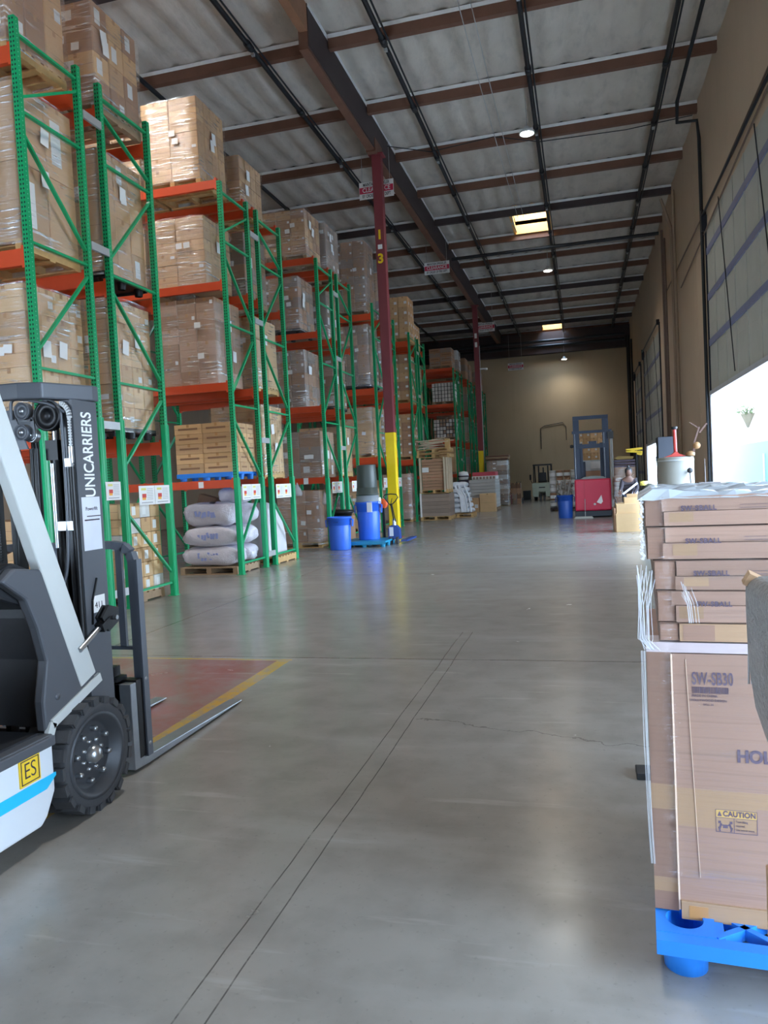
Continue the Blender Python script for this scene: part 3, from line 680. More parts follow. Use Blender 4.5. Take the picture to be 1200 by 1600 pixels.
A(3, 1, 0.0, 1.5, -6.2, (2, 3, 4), ('brown', 'grey'), False, 'woodg', (0, 1), 'greyish cartons at floor level')
# row 5
A(4, 0, 6.66, 8.3, -5.98, (3, 3, 4), ('tan', 'warm'), False, 'wood', (1,), 'square tan cartons each with a white label')
A(4, 1, 6.66, 7.6, -6.1, (2, 3, 3), ('tan',), False, 'wood', (1, 0), 'low tan cartons')
A(4, 0, 4.40, 6.2, -6.05, (3, 3, 5), ('tan', 'brown'), False, 'wood', (1,), 'square white-labelled tan cartons')
A(4, 1, 4.40, 6.1, -6.1, (2, 3, 4), ('tan',), True, 'wood', (0, 1), 'tan wrapped cartons')
A(4, 0, 2.30, 4.0, -6.05, (3, 3, 5), ('brown', 'tan'), False, 'wood', (1,), 'white-labelled brown cartons')
A(4, 1, 2.30, 3.9, -6.1, (2, 3, 4), ('grey',), True, 'woodg', (0, 1), 'greyish wrapped cartons')
A(4, 0, 0.0, 1.8, -6.15, (3, 3, 5), ('brown', 'pink'), True, 'wood', (1, 0), 'brown label-dotted cartons at floor level')
# row 6
A(5, 0, 7.0, 8.0, -6.05, (2, 3, 4), ('brown', 'grey'), False, 'woodg', (4, 0), 'brown crate-like boxes')
A(5, 1, 7.0, 8.1, -6.0, (2, 2, 2), ('grey', 'white'), True, 'woodg', (0,), 'pale wrapped bulky bundle')
A(5, 0, 5.23, 6.3, -6.0, (7, 6, 5), ('white',), False, 'woodg', (0,), 'grid of small white boxes')
A(5, 1, 5.23, 6.5, -6.1, (2, 3, 4), ('grey',), True, 'woodg', (0,), 'grey-brown wrapped cartons')
A(5, 0, 3.45, 4.5, -6.0, (7, 6, 5), ('white', 'grey'), False, 'woodg', (0,), 'greying grid of small white boxes')
A(5, 1, 3.45, 4.8, -6.1, (2, 3, 4), ('brown',), True, 'woodg', (0,), 'brown wrapped cartons')
A(5, 0, 1.72, 3.1, -6.1, (2, 3, 4), ('tan',), False, 'woodg', (0,), 'tan cartons')
for r in (6, 7):
    for h in (0, 1):
        for z, zt in ((7.0, 8.2), (5.23, 6.6), (3.45, 4.9), (1.72, 3.1)):
            A(r, h, z, zt - .15*((r+h) % 2), -6.1, (2, 2, 3), ('grey', 'brown'), (z < 6), 'woodg', (0,), 'dim grey-brown cartons' if z < 6 else 'dim uncovered brown cartons')
LEVN = {7.0: 'top', 6.66: 'top', 5.23: 'third', 4.40: 'middle', 4.43: 'middle', 3.45: 'second', 2.30: 'low', 2.33: 'low', 1.72: 'lowest', 0.0: ''}
for (r, h, z0, z1, xr, n, tone, wrap, pal, labs, desc), k in L:
    y0 = ROWY[r] + (0.03 if h == 0 else 1.57); y1 = y0 + 1.03
    if r in (6, 7) or r == 5: y0 += .02
    place = ('%s beam level' % LEVN[z0]) if z0 > .1 else 'on the floor'
    w = 1.12
    if z0 < .1: desc = desc.replace(' at floor level', ''); lb = '%s %s under %s rack from forklift, %s half' % (desc, place, ORD[r], ('near', 'far')[h])
    else: lb = '%s, %s, %s half of %s rack' % (desc, place, ('near', 'far')[h], ORD[r])
    if pal == 'blue': xr = -6.07
    load(lb, xr, w, y0, y1, z0, z1, n, tone, wrap, pal, labs, sheets=(2 if r < 3 else 1) if wrap else 0)
    if r == 1 and h == 0 and z0 > 4: load('partly hidden wrapped tan cartons, %s beam level, behind the second rack\'s shiny block' % LEVN[z0], xr-1.19, w, y0, y1, z0, z1-.1, n, tone, wrap, pal, labs, sheets=1)

# ------------------------------------------------------------------ outside planter
t = thing('wall_planter', 'pale hanging planter with twigs, outside the open dock door', 'planter', (7.75, 38.6, 3.2))
MB().lathe([(0, 0), (.05, .02), (.16, .3), (.30, .62), (.30, .68), (.26, .66), (.1, .5), (0, .5)], (7.6, 38.6, 3.2), 18).build('pot', basic('pale planter', (122, 112, 94), .7), t)
mb = MB(); rr = random.Random(9)
for k in range(26):
    a = rr.uniform(0, 2*PI); l = rr.uniform(.2, .45); mb.tube([(7.6, 38.6, 3.7), (7.6+math.cos(a)*l*.6, 38.6+math.sin(a)*l*.6, 3.95), (7.6+math.cos(a)*l, 38.6+math.sin(a)*l, 3.9+rr.uniform(-.1, .3))], .012, 5)
    mb.obox((7.6+math.cos(a)*l, 38.6+math.sin(a)*l, 3.9+rr.uniform(-.1, .3)), .05, .05, .01, (rr.random(), rr.random(), 0))
mb.build('twigs', basic('planter leaves', (84, 96, 58), .7), t)
MB().bar((7.6, 38.6, 4.4), (8, 38.6, 4.4), .03).bar((7.6, 38.6, 4.4), (7.6, 38.6, 3.88), .02).build('bracket', STEEL, t)
pipe('outside_pipe', 'thin upright pipe on the pale wall outside the dock door', [(7.9, 37.0, 0), (7.9, 37.0, 1.95)], .05, GALV)

# ------------------------------------------------------------------ forklift in the left foreground
FG = basic('forklift dark grey', (84, 87, 93), .45, .2, var=.08); FB = basic('forklift black plastic', (34, 36, 40), .5, var=.1, bmp=.08); FM = basic('mast black', (20, 21, 24), .4, .3)
FW = basic('forklift white paint', (214, 220, 226), .35, var=.03); FC = basic('cyan stripe', (40, 190, 236), .4); FL = basic('pillar grey paint', (196, 200, 198), .35, var=.04)
BKR = basic('backrest grey', (92, 98, 108), .42, .1, var=.08); RUB = basic('tyre rubber', (60, 61, 64), .75, var=.15, bmp=.15); RIMM = basic('rim paint', (62, 65, 70), .45, .2)
FX = -2.93
fl = thing('forklift', 'grey and white counterbalance forklift with cyan stripe, forks lowered over red bay', 'forklift', (FX, 2.4, 0))
b = MB().prism([(.55, .12), (2.76, .09), (2.80, .12), (2.86, .22), (2.86, .44), (.55, .44)], -3.48, -2.38).build('chassis', FW, fl, bevel=.012)
MB().prism([(.55, .245), (2.80, .245), (2.865, .285), (2.865, .30), (.55, .30)], -2.382, -2.377).build('cyan_stripe', FC, b)
s = MB().box(-2.38, -2.374, 2.64, 2.765, .31, .43).build('yellow_sticker', basic('sticker yellow', (238, 200, 50), .5), b)
MB().box(-2.375, -2.372, 2.648, 2.652, .318, .422).box(-2.375, -2.372, 2.753, 2.757, .318, .422).box(-2.375, -2.372, 2.648, 2.757, .318, .322).box(-2.375, -2.372, 2.648, 2.757, .418, .422).build('sticker_border', INK, s)
text('sticker_letters', 'ES', .1, (-2.373, 2.702, .37), FACE_X, INK, s, .8, off=-.001)
MB().box(-3.47, -2.385, 1.5, 2.87, .44, .475).box(-3.47, -2.37, 2.0, 2.87, .425, .47).build('step_plate', FG, fl, bevel=.006)
MB().box(-3.40, -2.44, 1.95, 2.84, .475, .485).build('floor_mat', FB, fl)
MB().prism([(.5, .44), (1.95, .44), (1.95, .62), (1.8, .98), (.9, 1.02), (.35, .98), (.3, .6)], -3.42, -2.44).build('battery_hood', FG, fl, bevel=.03)
MB().prism([(-.1, .2), (.55, .12), (.6, 1.0), (.2, 1.06), (-.05, .95), (-.14, .5)], -3.46, -2.40).build('counterweight', FW, fl, bevel=.05)
sd = MB().box(-3.2, -2.7, 1.1, 1.62, 1.0, 1.12).build('seat_cushion', FB, fl, bevel=.04); MB().obox((-2.95, 1.02, 1.42), .25, .06, .32, (-.15, 0, 0)).build('seat_back', FB, fl, bevel=.04)
# front cowl: shoulder panels either side of the footwell, dash above
for xa, xb in ((-2.47, -2.415), (-3.445, -3.39)):
    MB().prism([(2.865, .48), (2.90, .51), (3.25, .615), (3.20, .76), (3.02, 1.14), (2.90, 1.225), (2.74, 1.25), (2.66, 1.20), (2.80, 1.10), (2.86, .96), (2.90, .80), (2.86, .62)], xa, xb).build('cowl_side', FG, fl, bevel=.012)
MB().prism([(2.93, .48), (3.22, .62), (3.02, 1.12), (2.95, 1.16), (2.90, 1.0), (2.93, .8)], -3.39, -2.47).build('footwell_panel', FB, fl)
MB().prism([(2.55, 1.16), (2.62, 1.22), (2.80, 1.27), (2.96, 1.20), (3.06, 1.06), (2.96, 1.02), (2.7, 1.12)], -3.39, -2.47).build('dashboard', FB, fl, bevel=.015)
MB().tube([(-2.95, 2.72, 1.2), (-2.95, 2.5, 1.34)], .03, 10).build('steering_column', FB, fl)
MB().tube([(-2.95+.17*math.cos(a*PI/12), 2.48+.17*math.sin(a*PI/12)*.8, 1.36+.17*math.sin(a*PI/12)*.55) for a in range(24)], .016, 8, True).build('steering_wheel', FB, fl)
MB().bar((-2.417, 3.275, .63), (-2.417, 2.905, .505), .045, .022, up=(1, 0, 0)).bar((-2.417, 2.91, .51), (-2.417, 2.87, .43), .045, .022, up=(1, 0, 0)).build('cowl_trim', FL, fl)
MB().lathe([(0, .004), (.016, .004), (.016, 0)], (-2.415, 2.955, .62), 12, 'x').lathe([(0, .003), (.006, .003)], (-2.415, 3.17, .70), 8, 'x').lathe([(0, .003), (.006, .003)], (-2.415, 2.93, 1.08), 8, 'x').build('cowl_screws', FG, fl)
# overhead guard
for x in (-2.44, -3.42):
    MB().prism([(3.125, .615), (3.245, .66), (2.70, 2.08), (2.62, 2.17), (2.52, 2.17), (2.60, 2.02)], x-.03, x+.03).build('guard_pillar', FL, fl, bevel=.008)
    MB().prism([(.35, .98), (.42, .98), (.78, 2.1), (.7, 2.1)], x-.03, x+.03).build('rear_pillar', FG, fl, bevel=.006)
mb = MB().box(-3.45, -2.41, .65, .75, 2.12, 2.18).box(-3.45, -2.41, 2.5, 2.6, 2.12, 2.18).box(-3.45, -3.39, .65, 2.6, 2.12, 2.18).box(-2.47, -2.41, .65, 2.6, 2.12, 2.18)
for k in range(7): mb.box(-3.45, -2.41, .95+.22*k, .98+.22*k, 2.13, 2.17)
mb.build('overhead_guard', FG, fl)
# wheels
def wheel(name, x, y, r, w, side, par):
    n = 20; mb = MB(); W = w
    prof = [(r*.74, 0), (r*.86, .012), (r*.91, .0), (r*.925, -.02), (r*.925, -W+.02), (r*.91, -W), (r*.74, -W)]
    mb.lathe([(a, b*side) for a, b in prof], (x, y, r), 48, 'x')
    for k in range(n):
        a = 2*PI*k/n
        for s0, (u0, u1) in enumerate(((-.0, -.075), (-W, -W+.075))):
            aa = a + (PI/n if s0 else 0)
            um = (u0+u1)/2*side
            ca, sa = math.cos(aa), math.sin(aa)
            mb.obox((x+um, y+sa*(r-.014), r+ca*(r-.014)), .046, .029, .017, (-aa, 0, .2*side))
    # sidewall lugs
    for k in range(n):
        a = 2*PI*k/n; mb.obox((x-.004*side, y+math.sin(a)*r*.9, r+math.cos(a)*r*.9), .008, .027, r*.085, (-a, 0, 0))
    tr = mb.build(name, RUB, par)
    rm = MB().lathe([(0, -.03*side), (r*.2, -.03*side), (r*.56, -.05*side), (r*.60, -.045*side), (r*.68, .006*side), (r*.76, .01*side), (r*.77, -.01*side)], (x, y, r), 40, 'x').build('rim', RIMM, tr)
    MB().lathe([(0, .012*side), (r*.1, .01*side), (r*.16, -.01*side), (r*.18, -.04*side)], (x, y, r), 20, 'x').build('hub', STEEL, rm)
    for k in range(8):
        a = 2*PI*k/8+.2; MB().lathe([(0, .0), (.012, .0), (.014, -.012*side), (.014, -.05*side)], (x-.012*side, y+math.sin(a)*r*.45, r+math.cos(a)*r*.45), 8, 'x').build('lug_nut', STEEL, rm)
        a += .3; MB().lathe([(0, .0), (.009, .0), (.01, -.05*side)], (x-.02*side, y+math.sin(a)*r*.26, r+math.cos(a)*r*.26), 8, 'x').build('hub_nut', STEEL, rm)
wheel('front_wheel', -2.365, 3.15, .275, .2, 1, fl); wheel('front_wheel', -3.495, 3.15, .275, .2, -1, fl)
wheel('rear_wheel', -2.55, .95, .21, .14, 1, fl); wheel('rear_wheel', -3.31, .95, .21, .14, -1, fl)
MB().tube([(-3.3, 3.15, .275), (-2.56, 3.15, .275)], .07, 12).build('drive_axle', FM, fl)
# mast with rails, cylinders, chains and sheaves
for sgn, x in ((1, -2.46), (-1, -3.40)):
    o = MB().box(x-.035, x+.035, 3.215, 3.245, .1, 2.03).box(x-.035, x+.035, 3.37, 3.40, .1, 2.03).box(x+.02*sgn, x+.036*sgn, 3.214, 3.401, .1, 2.032).build('mast_channel', FG, fl)
    MB().box(x-.06*sgn-.012, x-.06*sgn+.012, 3.27, 3.37, .12, 2.0).build('inner_rail', FM, fl)
    MB().tube([(x-.115*sgn, 3.27, .2), (x-.115*sgn, 3.27, 1.78)], .032, 14).mat(1).tube([(x-.115*sgn, 3.27, 1.75), (x-.115*sgn, 3.27, 1.96)], .02, 10).mat(0).box(x-.115*sgn-.035, x-.115*sgn+.035, 3.23, 3.30, 1.74, 1.84).build('lift_cylinder', [FM, STEEL], fl)
    if sgn == 1:
        MB().box(-2.4245, -2.4235, 3.235, 3.38, 1.275, 1.545).build('white_sticker', basic('white decal', (206, 210, 220), .45), o)
        MB().box(-2.4235, -2.423, 3.27, 3.38, 1.445, 1.45).box(-2.4235, -2.423, 3.25, 3.37, 1.425, 1.432).build('sticker_lines', INK, o)
        text('sticker_print', 'Powerlift', .026, (-2.4232, 3.31, 1.485), FACE_X, INK, o)
        MB().box(-2.4245, -2.4235, 3.27, 3.37, .955, 1.04).build('load_plate', PAPER, o)
        text('load_plate_print', '411', .045, (-2.4232, 3.32, .99), FACE_X, INK, o)
        text('mast_lettering', 'UNICARRIERS', .112, (-2.4232, 3.315, 1.76), (0, -PI/2, PI), basic('decal white', (232, 234, 236), .4), o, .63, off=.0015)
        MB().bar((-2.42, 3.265, 1.02), (-2.42, 3.31, 1.13), .008).bar((-2.42, 3.255, .9), (-2.42, 3.265, 1.02), .008).build('cable_clip_rod', FM, o)
for z, zz in ((1.92, 2.02), (1.02, 1.1), (.2, .3)): MB().box(-3.36, -2.5, 3.38, 3.41, z, zz).build('cross_member', FG, fl)
MB().box(-3.32, -2.52, 3.22, 3.26, .55, .68).build('cross_member', FM, fl)
# crown tie bar bowed around the mast top
MB().prism([(-2.41, 3.41), (-2.41, 3.36), (-2.52, 3.12), (-2.62, 3.07), (-3.24, 3.07), (-3.34, 3.12), (-3.45, 3.36), (-3.45, 3.41), (-3.36, 3.41), (-3.28, 3.17), (-3.22, 3.12), (-2.64, 3.12), (-2.58, 3.17), (-2.5, 3.41)], 2.035, 2.115, 'z').build('crown_bar', FG, fl, bevel=.008)
def sheave(x, y, z, r, m=FM, w=.035):
    a = MB().lathe([(0, -w/2), (r*.35, -w/2), (r*.4, -w*.3), (r*.8, -w*.3), (r*.85, -w/2), (r, -w/2), (r*.9, 0), (r, w/2), (r*.85, w/2), (r*.8, w*.3), (0, w*.3)], (x, y, z), 28, 'y').build('sheave', m, fl)
    MB().lathe([(0, -w*.75), (r*.28, -w*.7), (r*.3, w*.2)], (x, y, z), 14, 'y').build('sheave_hub', BLACKP if r > .06 else STEEL, a)
sheave(-2.545, 3.19, 1.955, .075); sheave(-2.70, 3.20, 1.99, .045, FG); sheave(-2.71, 3.2, 1.885, .042, FG); sheave(-2.68, 3.23, 1.87, .036, STEEL); sheave(-3.31, 3.22, 1.955, .068); sheave(-3.12, 3.2, 1.985, .045, FG)
MB().bar((-2.66, 3.21, 1.95), (-2.655, 3.21, 1.86), .008, .02).bar((-2.73, 3.21, 1.95), (-2.655, 3.21, 1.95), .008, .02).prism([(-2.80, 2.0), (-2.76, 2.0), (-2.68, 1.80), (-2.74, 1.80)], 3.19, 3.2, 'y').build('sheave_bracket', FG, fl)
def hose(pts, r=.011, m=FM, nm='hydraulic_hose'):
    P = [Vector(p) for p in pts]; out = []
    for i in range(len(P)-1):
        p0, p1, p2, p3 = P[max(i-1, 0)], P[i], P[i+1], P[min(i+2, len(P)-1)]
        for k in range(6):
            u = k/6; out.append(.5*((2*p1)+(-p0+p2)*u+(2*p0-5*p1+4*p2-p3)*u*u+(-p0+3*p1-3*p2+p3)*u**3))
    out.append(P[-1]); MB().tube(out, r, 8).build(nm, m, fl)
hose([(-2.61, 3.2, 1.9), (-2.60, 3.19, 2.0), (-2.55, 3.18, 2.03), (-2.49, 3.19, 2.0), (-2.475, 3.19, 1.9), (-2.475, 3.19, 1.5), (-2.49, 3.18, 1.2), (-2.55, 3.17, 1.0), (-2.55, 3.2, .7)], .009, FG)
hose([(-2.76, 3.18, 1.95), (-2.74, 3.17, 2.04), (-2.67, 3.17, 2.045), (-2.6, 3.17, 2.03), (-2.52, 3.17, 2.01), (-2.46, 3.2, 1.97)], .008, FG)
for xx in (-2.66, -2.63): hose([(xx, 3.19, 1.8), (xx, 3.18, 1.4), (xx-.01, 3.18, 1.0), (xx, 3.2, .6)], .010)
hose([(-2.78, 3.19, 1.8), (-2.79, 3.19, 1.4), (-2.80, 3.18, 1.0), (-2.80, 3.2, .6)], .010)
mb = MB()
for k in range(46): mb.box(-2.445, -2.43, 3.195, 3.205, 1.30+k*.014, 1.30+k*.014+.009)
for k in range(8): a = k*.2; mb.obox((-2.49+.055*math.cos(a), 3.2, 1.945+.07*math.sin(a)), .011, .006, .005, (0, -a, 0))
mb.tube([(-2.437, 3.2, 1.3), (-2.437, 3.2, 1.94)], .004, 5).build('lift_chain', GALV, fl)
mb = MB()
for k in range(90): mb.box(-2.905, -2.885, 3.195, 3.205, .75+k*.014, .75+k*.014+.009)
mb.build('lift_chain', FM, fl)
MB().tube([(-2.44, 3.2, 1.72), (-2.44, 3.2, 1.80)], .014, 8).box(-2.465, -2.43, 3.18, 3.2, 1.70, 1.74).box(-2.53, -2.44, 3.18, 3.2, 1.385, 1.43).tube([(-2.545, 3.19, 1.30), (-2.545, 3.19, 1.72)], .012, 8).build('chain_anchor', STEEL, fl)
MB().tube([(-2.44, 3.2, .6), (-2.44, 3.2, 1.70)], .016, 8).build('free_lift_cylinder', FM, fl)
MB().tube([(-2.71, 3.28, .3), (-2.71, 3.28, 1.85)], .02, 8).box(-2.84, -2.8, 3.22, 3.28, .3, 1.9).box(-2.96, -2.93, 3.22, 3.28, .3, 1.95).build('centre_rail', FM, fl)
# tilt cylinder
MB().tube([(-2.405, 3.12, .80), (-2.405, 3.30, .885)], .014, 12).build('tilt_rod', STEEL, fl)
MB().tube([(-2.50, 2.95, .72), (-2.50, 3.16, .82)], .026, 12).build('tilt_cylinder', FM, fl)
MB().obox((-2.405, 3.31, .89), .03, .035, .022, (.42, 0, 0)).prism([(3.33, .85), (3.42, .89), (3.42, .96), (3.34, .985), (3.28, .93)], -2.43, -2.41).prism([(3.33, .85), (3.42, .89), (3.42, .96), (3.34, .985), (3.28, .93)], -2.395, -2.38).build('tilt_bracket', FM, fl)
MB().tube([(-2.44, 3.375, .915), (-2.36, 3.375, .915)], .012, 10).build('tilt_pin', STEEL, fl)
# carriage, backrest and forks
MB().box(-3.30, -2.52, 3.58, 3.63, .40, .50).box(-3.30, -2.52, 3.58, 3.63, .10, .18).box(-3.2, -3.12, 3.5, 3.63, .1, .6).box(-2.75, -2.68, 3.5, 3.63, .1, .6).build('carriage', FM, fl)
MB().box(-2.65, -2.535, 3.60, 3.68, .33, .50).box(-2.635, -2.56, 3.60, 3.66, .535, .59).box(-2.66, -2.54, 3.59, 3.69, .505, .53).box(-2.55, -2.51, 3.62, 3.68, .1, .50).build('side_shifter', BLACKP, fl, bevel=.004)
bk = [(-2.475, 3.72, .1), (-2.475, 3.72, 1.17), (-2.49, 3.72, 1.22), (-2.53, 3.72, 1.255), (-2.60, 3.72, 1.265), (-3.3, 3.72, 1.265), (-3.37, 3.72, 1.24), (-3.40, 3.72, 1.18), (-3.40, 3.72, .1)]
mb = MB()
for a, c in zip(bk[:-1], bk[1:]): mb.bar(a, c, .045, .05, up=(0, 1, 0))
mb.box(-2.49, -2.438, 3.695, 3.745, .06, 1.18)
for x in (-2.565, -3.0, -3.25): mb.box(x-.02, x+.02, 3.71, 3.73, .68, 1.26)
mb.box(-3.4, -2.475, 3.71, 3.73, .665, .685); mb.build('load_backrest', BKR, fl)
MB().lathe([(0, .014), (.012, .012), (.014, 0)], (-2.45, 3.72, .50), 10, 'x').lathe([(0, .014), (.012, .012), (.014, 0)], (-2.45, 3.72, .13), 10, 'x').build('backrest_bolts', STEEL, fl)
FK = basic('worn fork steel', (150, 156, 162), .35, .6, var=.2, scale=12)
for x in (-2.50, -3.11):
    MB().prism([(3.58, .5), (3.58, .02), (3.72, .012), (4.92, .012), (4.92, .02), (3.68, .06), (3.72, .5)], x-.05, x+.05).build('fork', FK, fl, bevel=.004)
    MB().box(x-.052, x+.052, 3.634, 3.702, .07, .51).build('fork_shank', FM, fl)

# ------------------------------------------------------------------ right foreground: stack of long cartons on a blue pallet (turned slightly)
TH = math.radians(-4.0); OX, OY = .172, 2.46
def SL(name, label, cat, group=None): return thing(name, label, cat, (OX, OY, 0), TH, group)
WP = basic('print purple', (92, 78, 96), .7, var=.2)
K = dict(local=True)
bp = SL('plastic_pallet', 'bright blue plastic pallet with round feet under the carton stack', 'pallet')
def holed_deck():
    mb = MB(); x0, x1, y0, y1, za, zb = 0, 1.2, -.16, .86, .105, .145
    mb.box(x0, x1, y0, y0+.045, .1, zb).box(x0+.001, x1-.001, y1-.05, y1-.001, .08, zb-.002).box(x0+.001, x0+.03, y0+.03, y1-.04, .1, zb-.003).box(x1-.04, x1-.001, y0+.03, y1-.04, .1, zb-.003)
    n = 24; cs = [(.085, -.03), (.60, -.03), (1.11, -.03), (.085, .34), (.6, .34), (1.11, .34)]
    for cx, cy in cs:                      # open-topped round feet with a square collar
        r = .055
        sq = [(cx+.085*max(-1, min(1, 1.5*math.cos(2*PI*k/n))), cy+.085*max(-1, min(1, 1.5*math.sin(2*PI*k/n)))) for k in range(n)]
        ci = [(cx+r*math.cos(2*PI*k/n), cy+r*math.sin(2*PI*k/n)) for k in range(n)]
        lo = [(cx+.05*math.cos(2*PI*k/n), cy+.05*math.sin(2*PI*k/n)) for k in range(n)]
        vs = [(x, y, zb+.0015) for x, y in sq]+[(x, y, zb+.0015) for x, y in ci]+[(x, y, 0.004) for x, y in lo]+[(x, y, za-.03) for x, y in sq]
        fs = []
        for k in range(n):
            q = (k+1) % n; fs += [(k, q, n+q, n+k), (n+k, n+q, 2*n+q, 2*n+k), (3*n+k, 3*n+q, q, k)]
        fs.append(tuple(range(2*n, 3*n))); mb.add(vs, fs)
        mb.lathe([(.051, .0), (.064, .0), (.067, .075)], (cx, cy, 0), 24)
    for a, c in (((.17, -.10), (.34, .04)), ((.34, .04), (.52, -.10)), ((.17, .04), (.34, -.10)), ((.34, -.10), (.52, .04)), ((.68, -.10), (.86, .04)), ((.86, .04), (1.03, -.10)), ((.68, .04), (.86, -.1)), ((.86, -.1), (1.03, .04))):
        mb.bar((a[0], a[1], .125), (c[0], c[1], .125), .02, .035)
    for yy in (.05, .26, .42, .6, .75): mb.box(.002, 1.198, yy, yy+.03, za, zb-.005)
    for xx in (.17, .5, .68, 1.02): mb.box(xx, xx+.025, y0+.01, y1-.01, za-.002, zb-.007)
    return mb
holed_deck().build('deck', BLUEP, bp, local=True)
def front_text(par, name, s, size, x, z, m=WP, sx=1., align='LEFT', off=0.0, y=-.004, space=1.0):
    return text(name, s, size, (x, y, z), FACE_Y, m, par, sx, align, .0004, off, space)
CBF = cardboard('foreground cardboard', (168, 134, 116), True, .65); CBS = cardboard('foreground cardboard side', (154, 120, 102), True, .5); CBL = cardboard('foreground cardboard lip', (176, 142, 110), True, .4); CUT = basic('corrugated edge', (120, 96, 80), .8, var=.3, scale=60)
# five flat cartons, each closed by an upper and a lower flap that meet in a seam
lay = [(1.368, 1.458, .008, .060, .066, .5, 'topmost', 'topmost flat carton of the right-hand stack, under clear film'), (1.265, 1.364, .012, .068, .060, .52, '', 'second flat carton from the top of the right-hand stack'),
       (1.170, 1.260, .030, .097, .093, .48, '', 'third flat carton from the top of the right-hand stack'), (1.070, 1.166, .036, .080, .092, .55, '', 'fourth flat carton from the top of the right-hand stack'), (1.010, 1.066, .040, .100, .100, .5, '', 'fifth flat carton, lowest thin one resting on the tall carton')]
for q, (z0, z1, xa, xu, xl, sp, _, lb) in enumerate(lay):
    c = SL('flat_carton', lb, 'carton', 'flat cartons on top of the right-hand stack')
    MB().box(xa+.002, 1.15, .012, .82, z0, z1).mat(1).box(xa, xa+.003, .01, .82, z0, z1).mat(0).build('body', [CBS, CUT], c, local=True)
    MB().box(xa+.004, max(xu, xl)-.004, .003, .012, z0+.002, z1-.003).build('side_flap', CBS, c, local=True)
    zm = z0+(z1-z0)*sp
    if q < 4:
        up = MB().box(xu, 1.15, -.003, .006, zm+.001, z1-.001).build('upper_flap', CBF, c, local=True); lo = MB().box(xl, 1.15, -.006, .004, z0+.001, zm-.001).build('lower_flap', CBF, c, local=True)
        MB().box(xu+.02, xu+.09, -.0068, -.006, z0+.012, zm-.004).build('tape', CBL, lo, local=True)
        tx = (.115, .125, .145, .15)[q]
        front_text(up, 'carton_print', 'SW-SBALL', .021, tx, zm+.008 - (.004 if q in (1, 3) else 0), y=-.0072, off=.0008, sx=.95, space=1.15)
        MB().box(tx+.165, tx+.27, -.0068, -.003, zm+.005, zm+.0058).box(tx+.165, tx+.27, -.0068, -.003, zm+.0145, zm+.0152).build('printed_frame', WP, up, local=True)
    else:
        MB().box(xu, 1.15, -.003, .006, z0+.001, z1-.001).mat(1).box(xu+.01, xu+.1, -.004, -.003, z0+.004, z1-.004).build('front_flap', [CBL, CBS], c, local=True)
tall = SL('tall_carton', 'tall taped carton printed SW-SB30 standing on the blue pallet', 'carton')
MB().box(.004, 1.15, .012, .82, .15, .965).build('body', CBS, tall, local=True)
MB().box(0, .072, .002, .012, .15, .975).mat(1).box(.0, .072, .001, .002, .475, .555).box(.0, .072, .001, .002, .21, .255).build('side_flap', [CBS, CBL], tall, local=True)
MB().box(.074, 1.15, -.005, .006, .192, .972).mat(1).box(.074, .30, -.0056, -.005, .43, .55).box(.30, 1.15, -.0056, -.005, .50, .55).build('front_panel', [CBF, CBL], tall, local=True)
MB().box(.078, 1.15, -.014, -.004, .135, .192).mat(1).box(.10, .155, -.0146, -.014, .14, .18).build('bottom_flap', [CBL, TAPE], tall, local=True)
MB().box(.0705, .0755, -.008, -.004, .16, .97).bar((.114, -.0065, .955), (.136, -.0065, .27), .0016, .002, up=(0, 1, 0)).build('folded_edge', basic('pale cut edge', (226, 200, 176), .7), tall, local=True)
MB().box(.0, 1.15, -.002, .1, .975, 1.006).mat(0).build('top_panel', [basic('hazy wrapped edge', (196, 182, 184), .4)], tall, local=True)
front_text(tall, 'carton_print', 'SW-SB30', .054, .130, .895, y=-.0062, off=.0010, sx=.53, space=1.08)
rr = random.Random(4); mb = MB(); x = .130
while x < .232: w = rr.choice((.001, .0015, .003)); mb.box(x, x+w, -.0062, -.005, .851, .871); x += w+rr.choice((.001, .0015, .0022))
mb.build('barcode', WP, tall, local=True)
front_text(tall, 'carton_print', 'MADE IN CHINA', .010, .128, .843, y=-.0062); front_text(tall, 'carton_print', 'HOLLYWOOD DESIGN', .010, .124, .829, y=-.0062); front_text(tall, 'carton_print', 'SKU: 30', .009, .16, .816, y=-.0062)
front_text(tall, 'carton_print', 'HOLLYWOOD', .052, .25, .660, y=-.0062, off=.0022, sx=.9)
cau = MB()
X0, X1, Z0, Z1 = .185, .300, .420, .492
for a in ((X0, X1, Z0, Z0+.0016), (X0, X1, Z1-.0016, Z1), (X0, X1, .466, .4675)): cau.box(a[0], a[1], -.0062, -.005, a[2], a[3])
for a in (X0, X1, .236): cau.box(a, a+.0016, -.0062, -.005, Z0, Z1 if a != .236 else .466)
for s, xx in ((1, .196), (-1, .228)):     # two people lifting a box
    cau.obox((xx, -.0056, .452), .004, .0005, .004, (0, 0, 0)).obox((xx+.002*s, -.0056, .440), .003, .0005, .009, (0, .3*s, 0)).obox((xx-.001*s, -.0056, .430), .0022, .0005, .007, (0, -.3*s, 0)).obox((xx+.007*s, -.0056, .443), .007, .0005, .0015, (0, 0, 0))
cau.box(.205, .219, -.0062, -.005, .434, .445).build('caution_panel', WP, tall, local=True)
MB().box(X0, X1, -.0058, -.005, .467, Z1).build('caution_band', basic('caution ochre', (206, 168, 96), .7), tall, local=True)
front_text(tall, 'caution_print', 'CAUTION', .023, .206, .479, y=-.0066, off=.0008, sx=.85, space=1.05)
MB().prism([(.190, .471), (.203, .471), (.1965, .487)], -.0066, -.0058, 'y').build('caution_triangle', WP, tall, local=True)
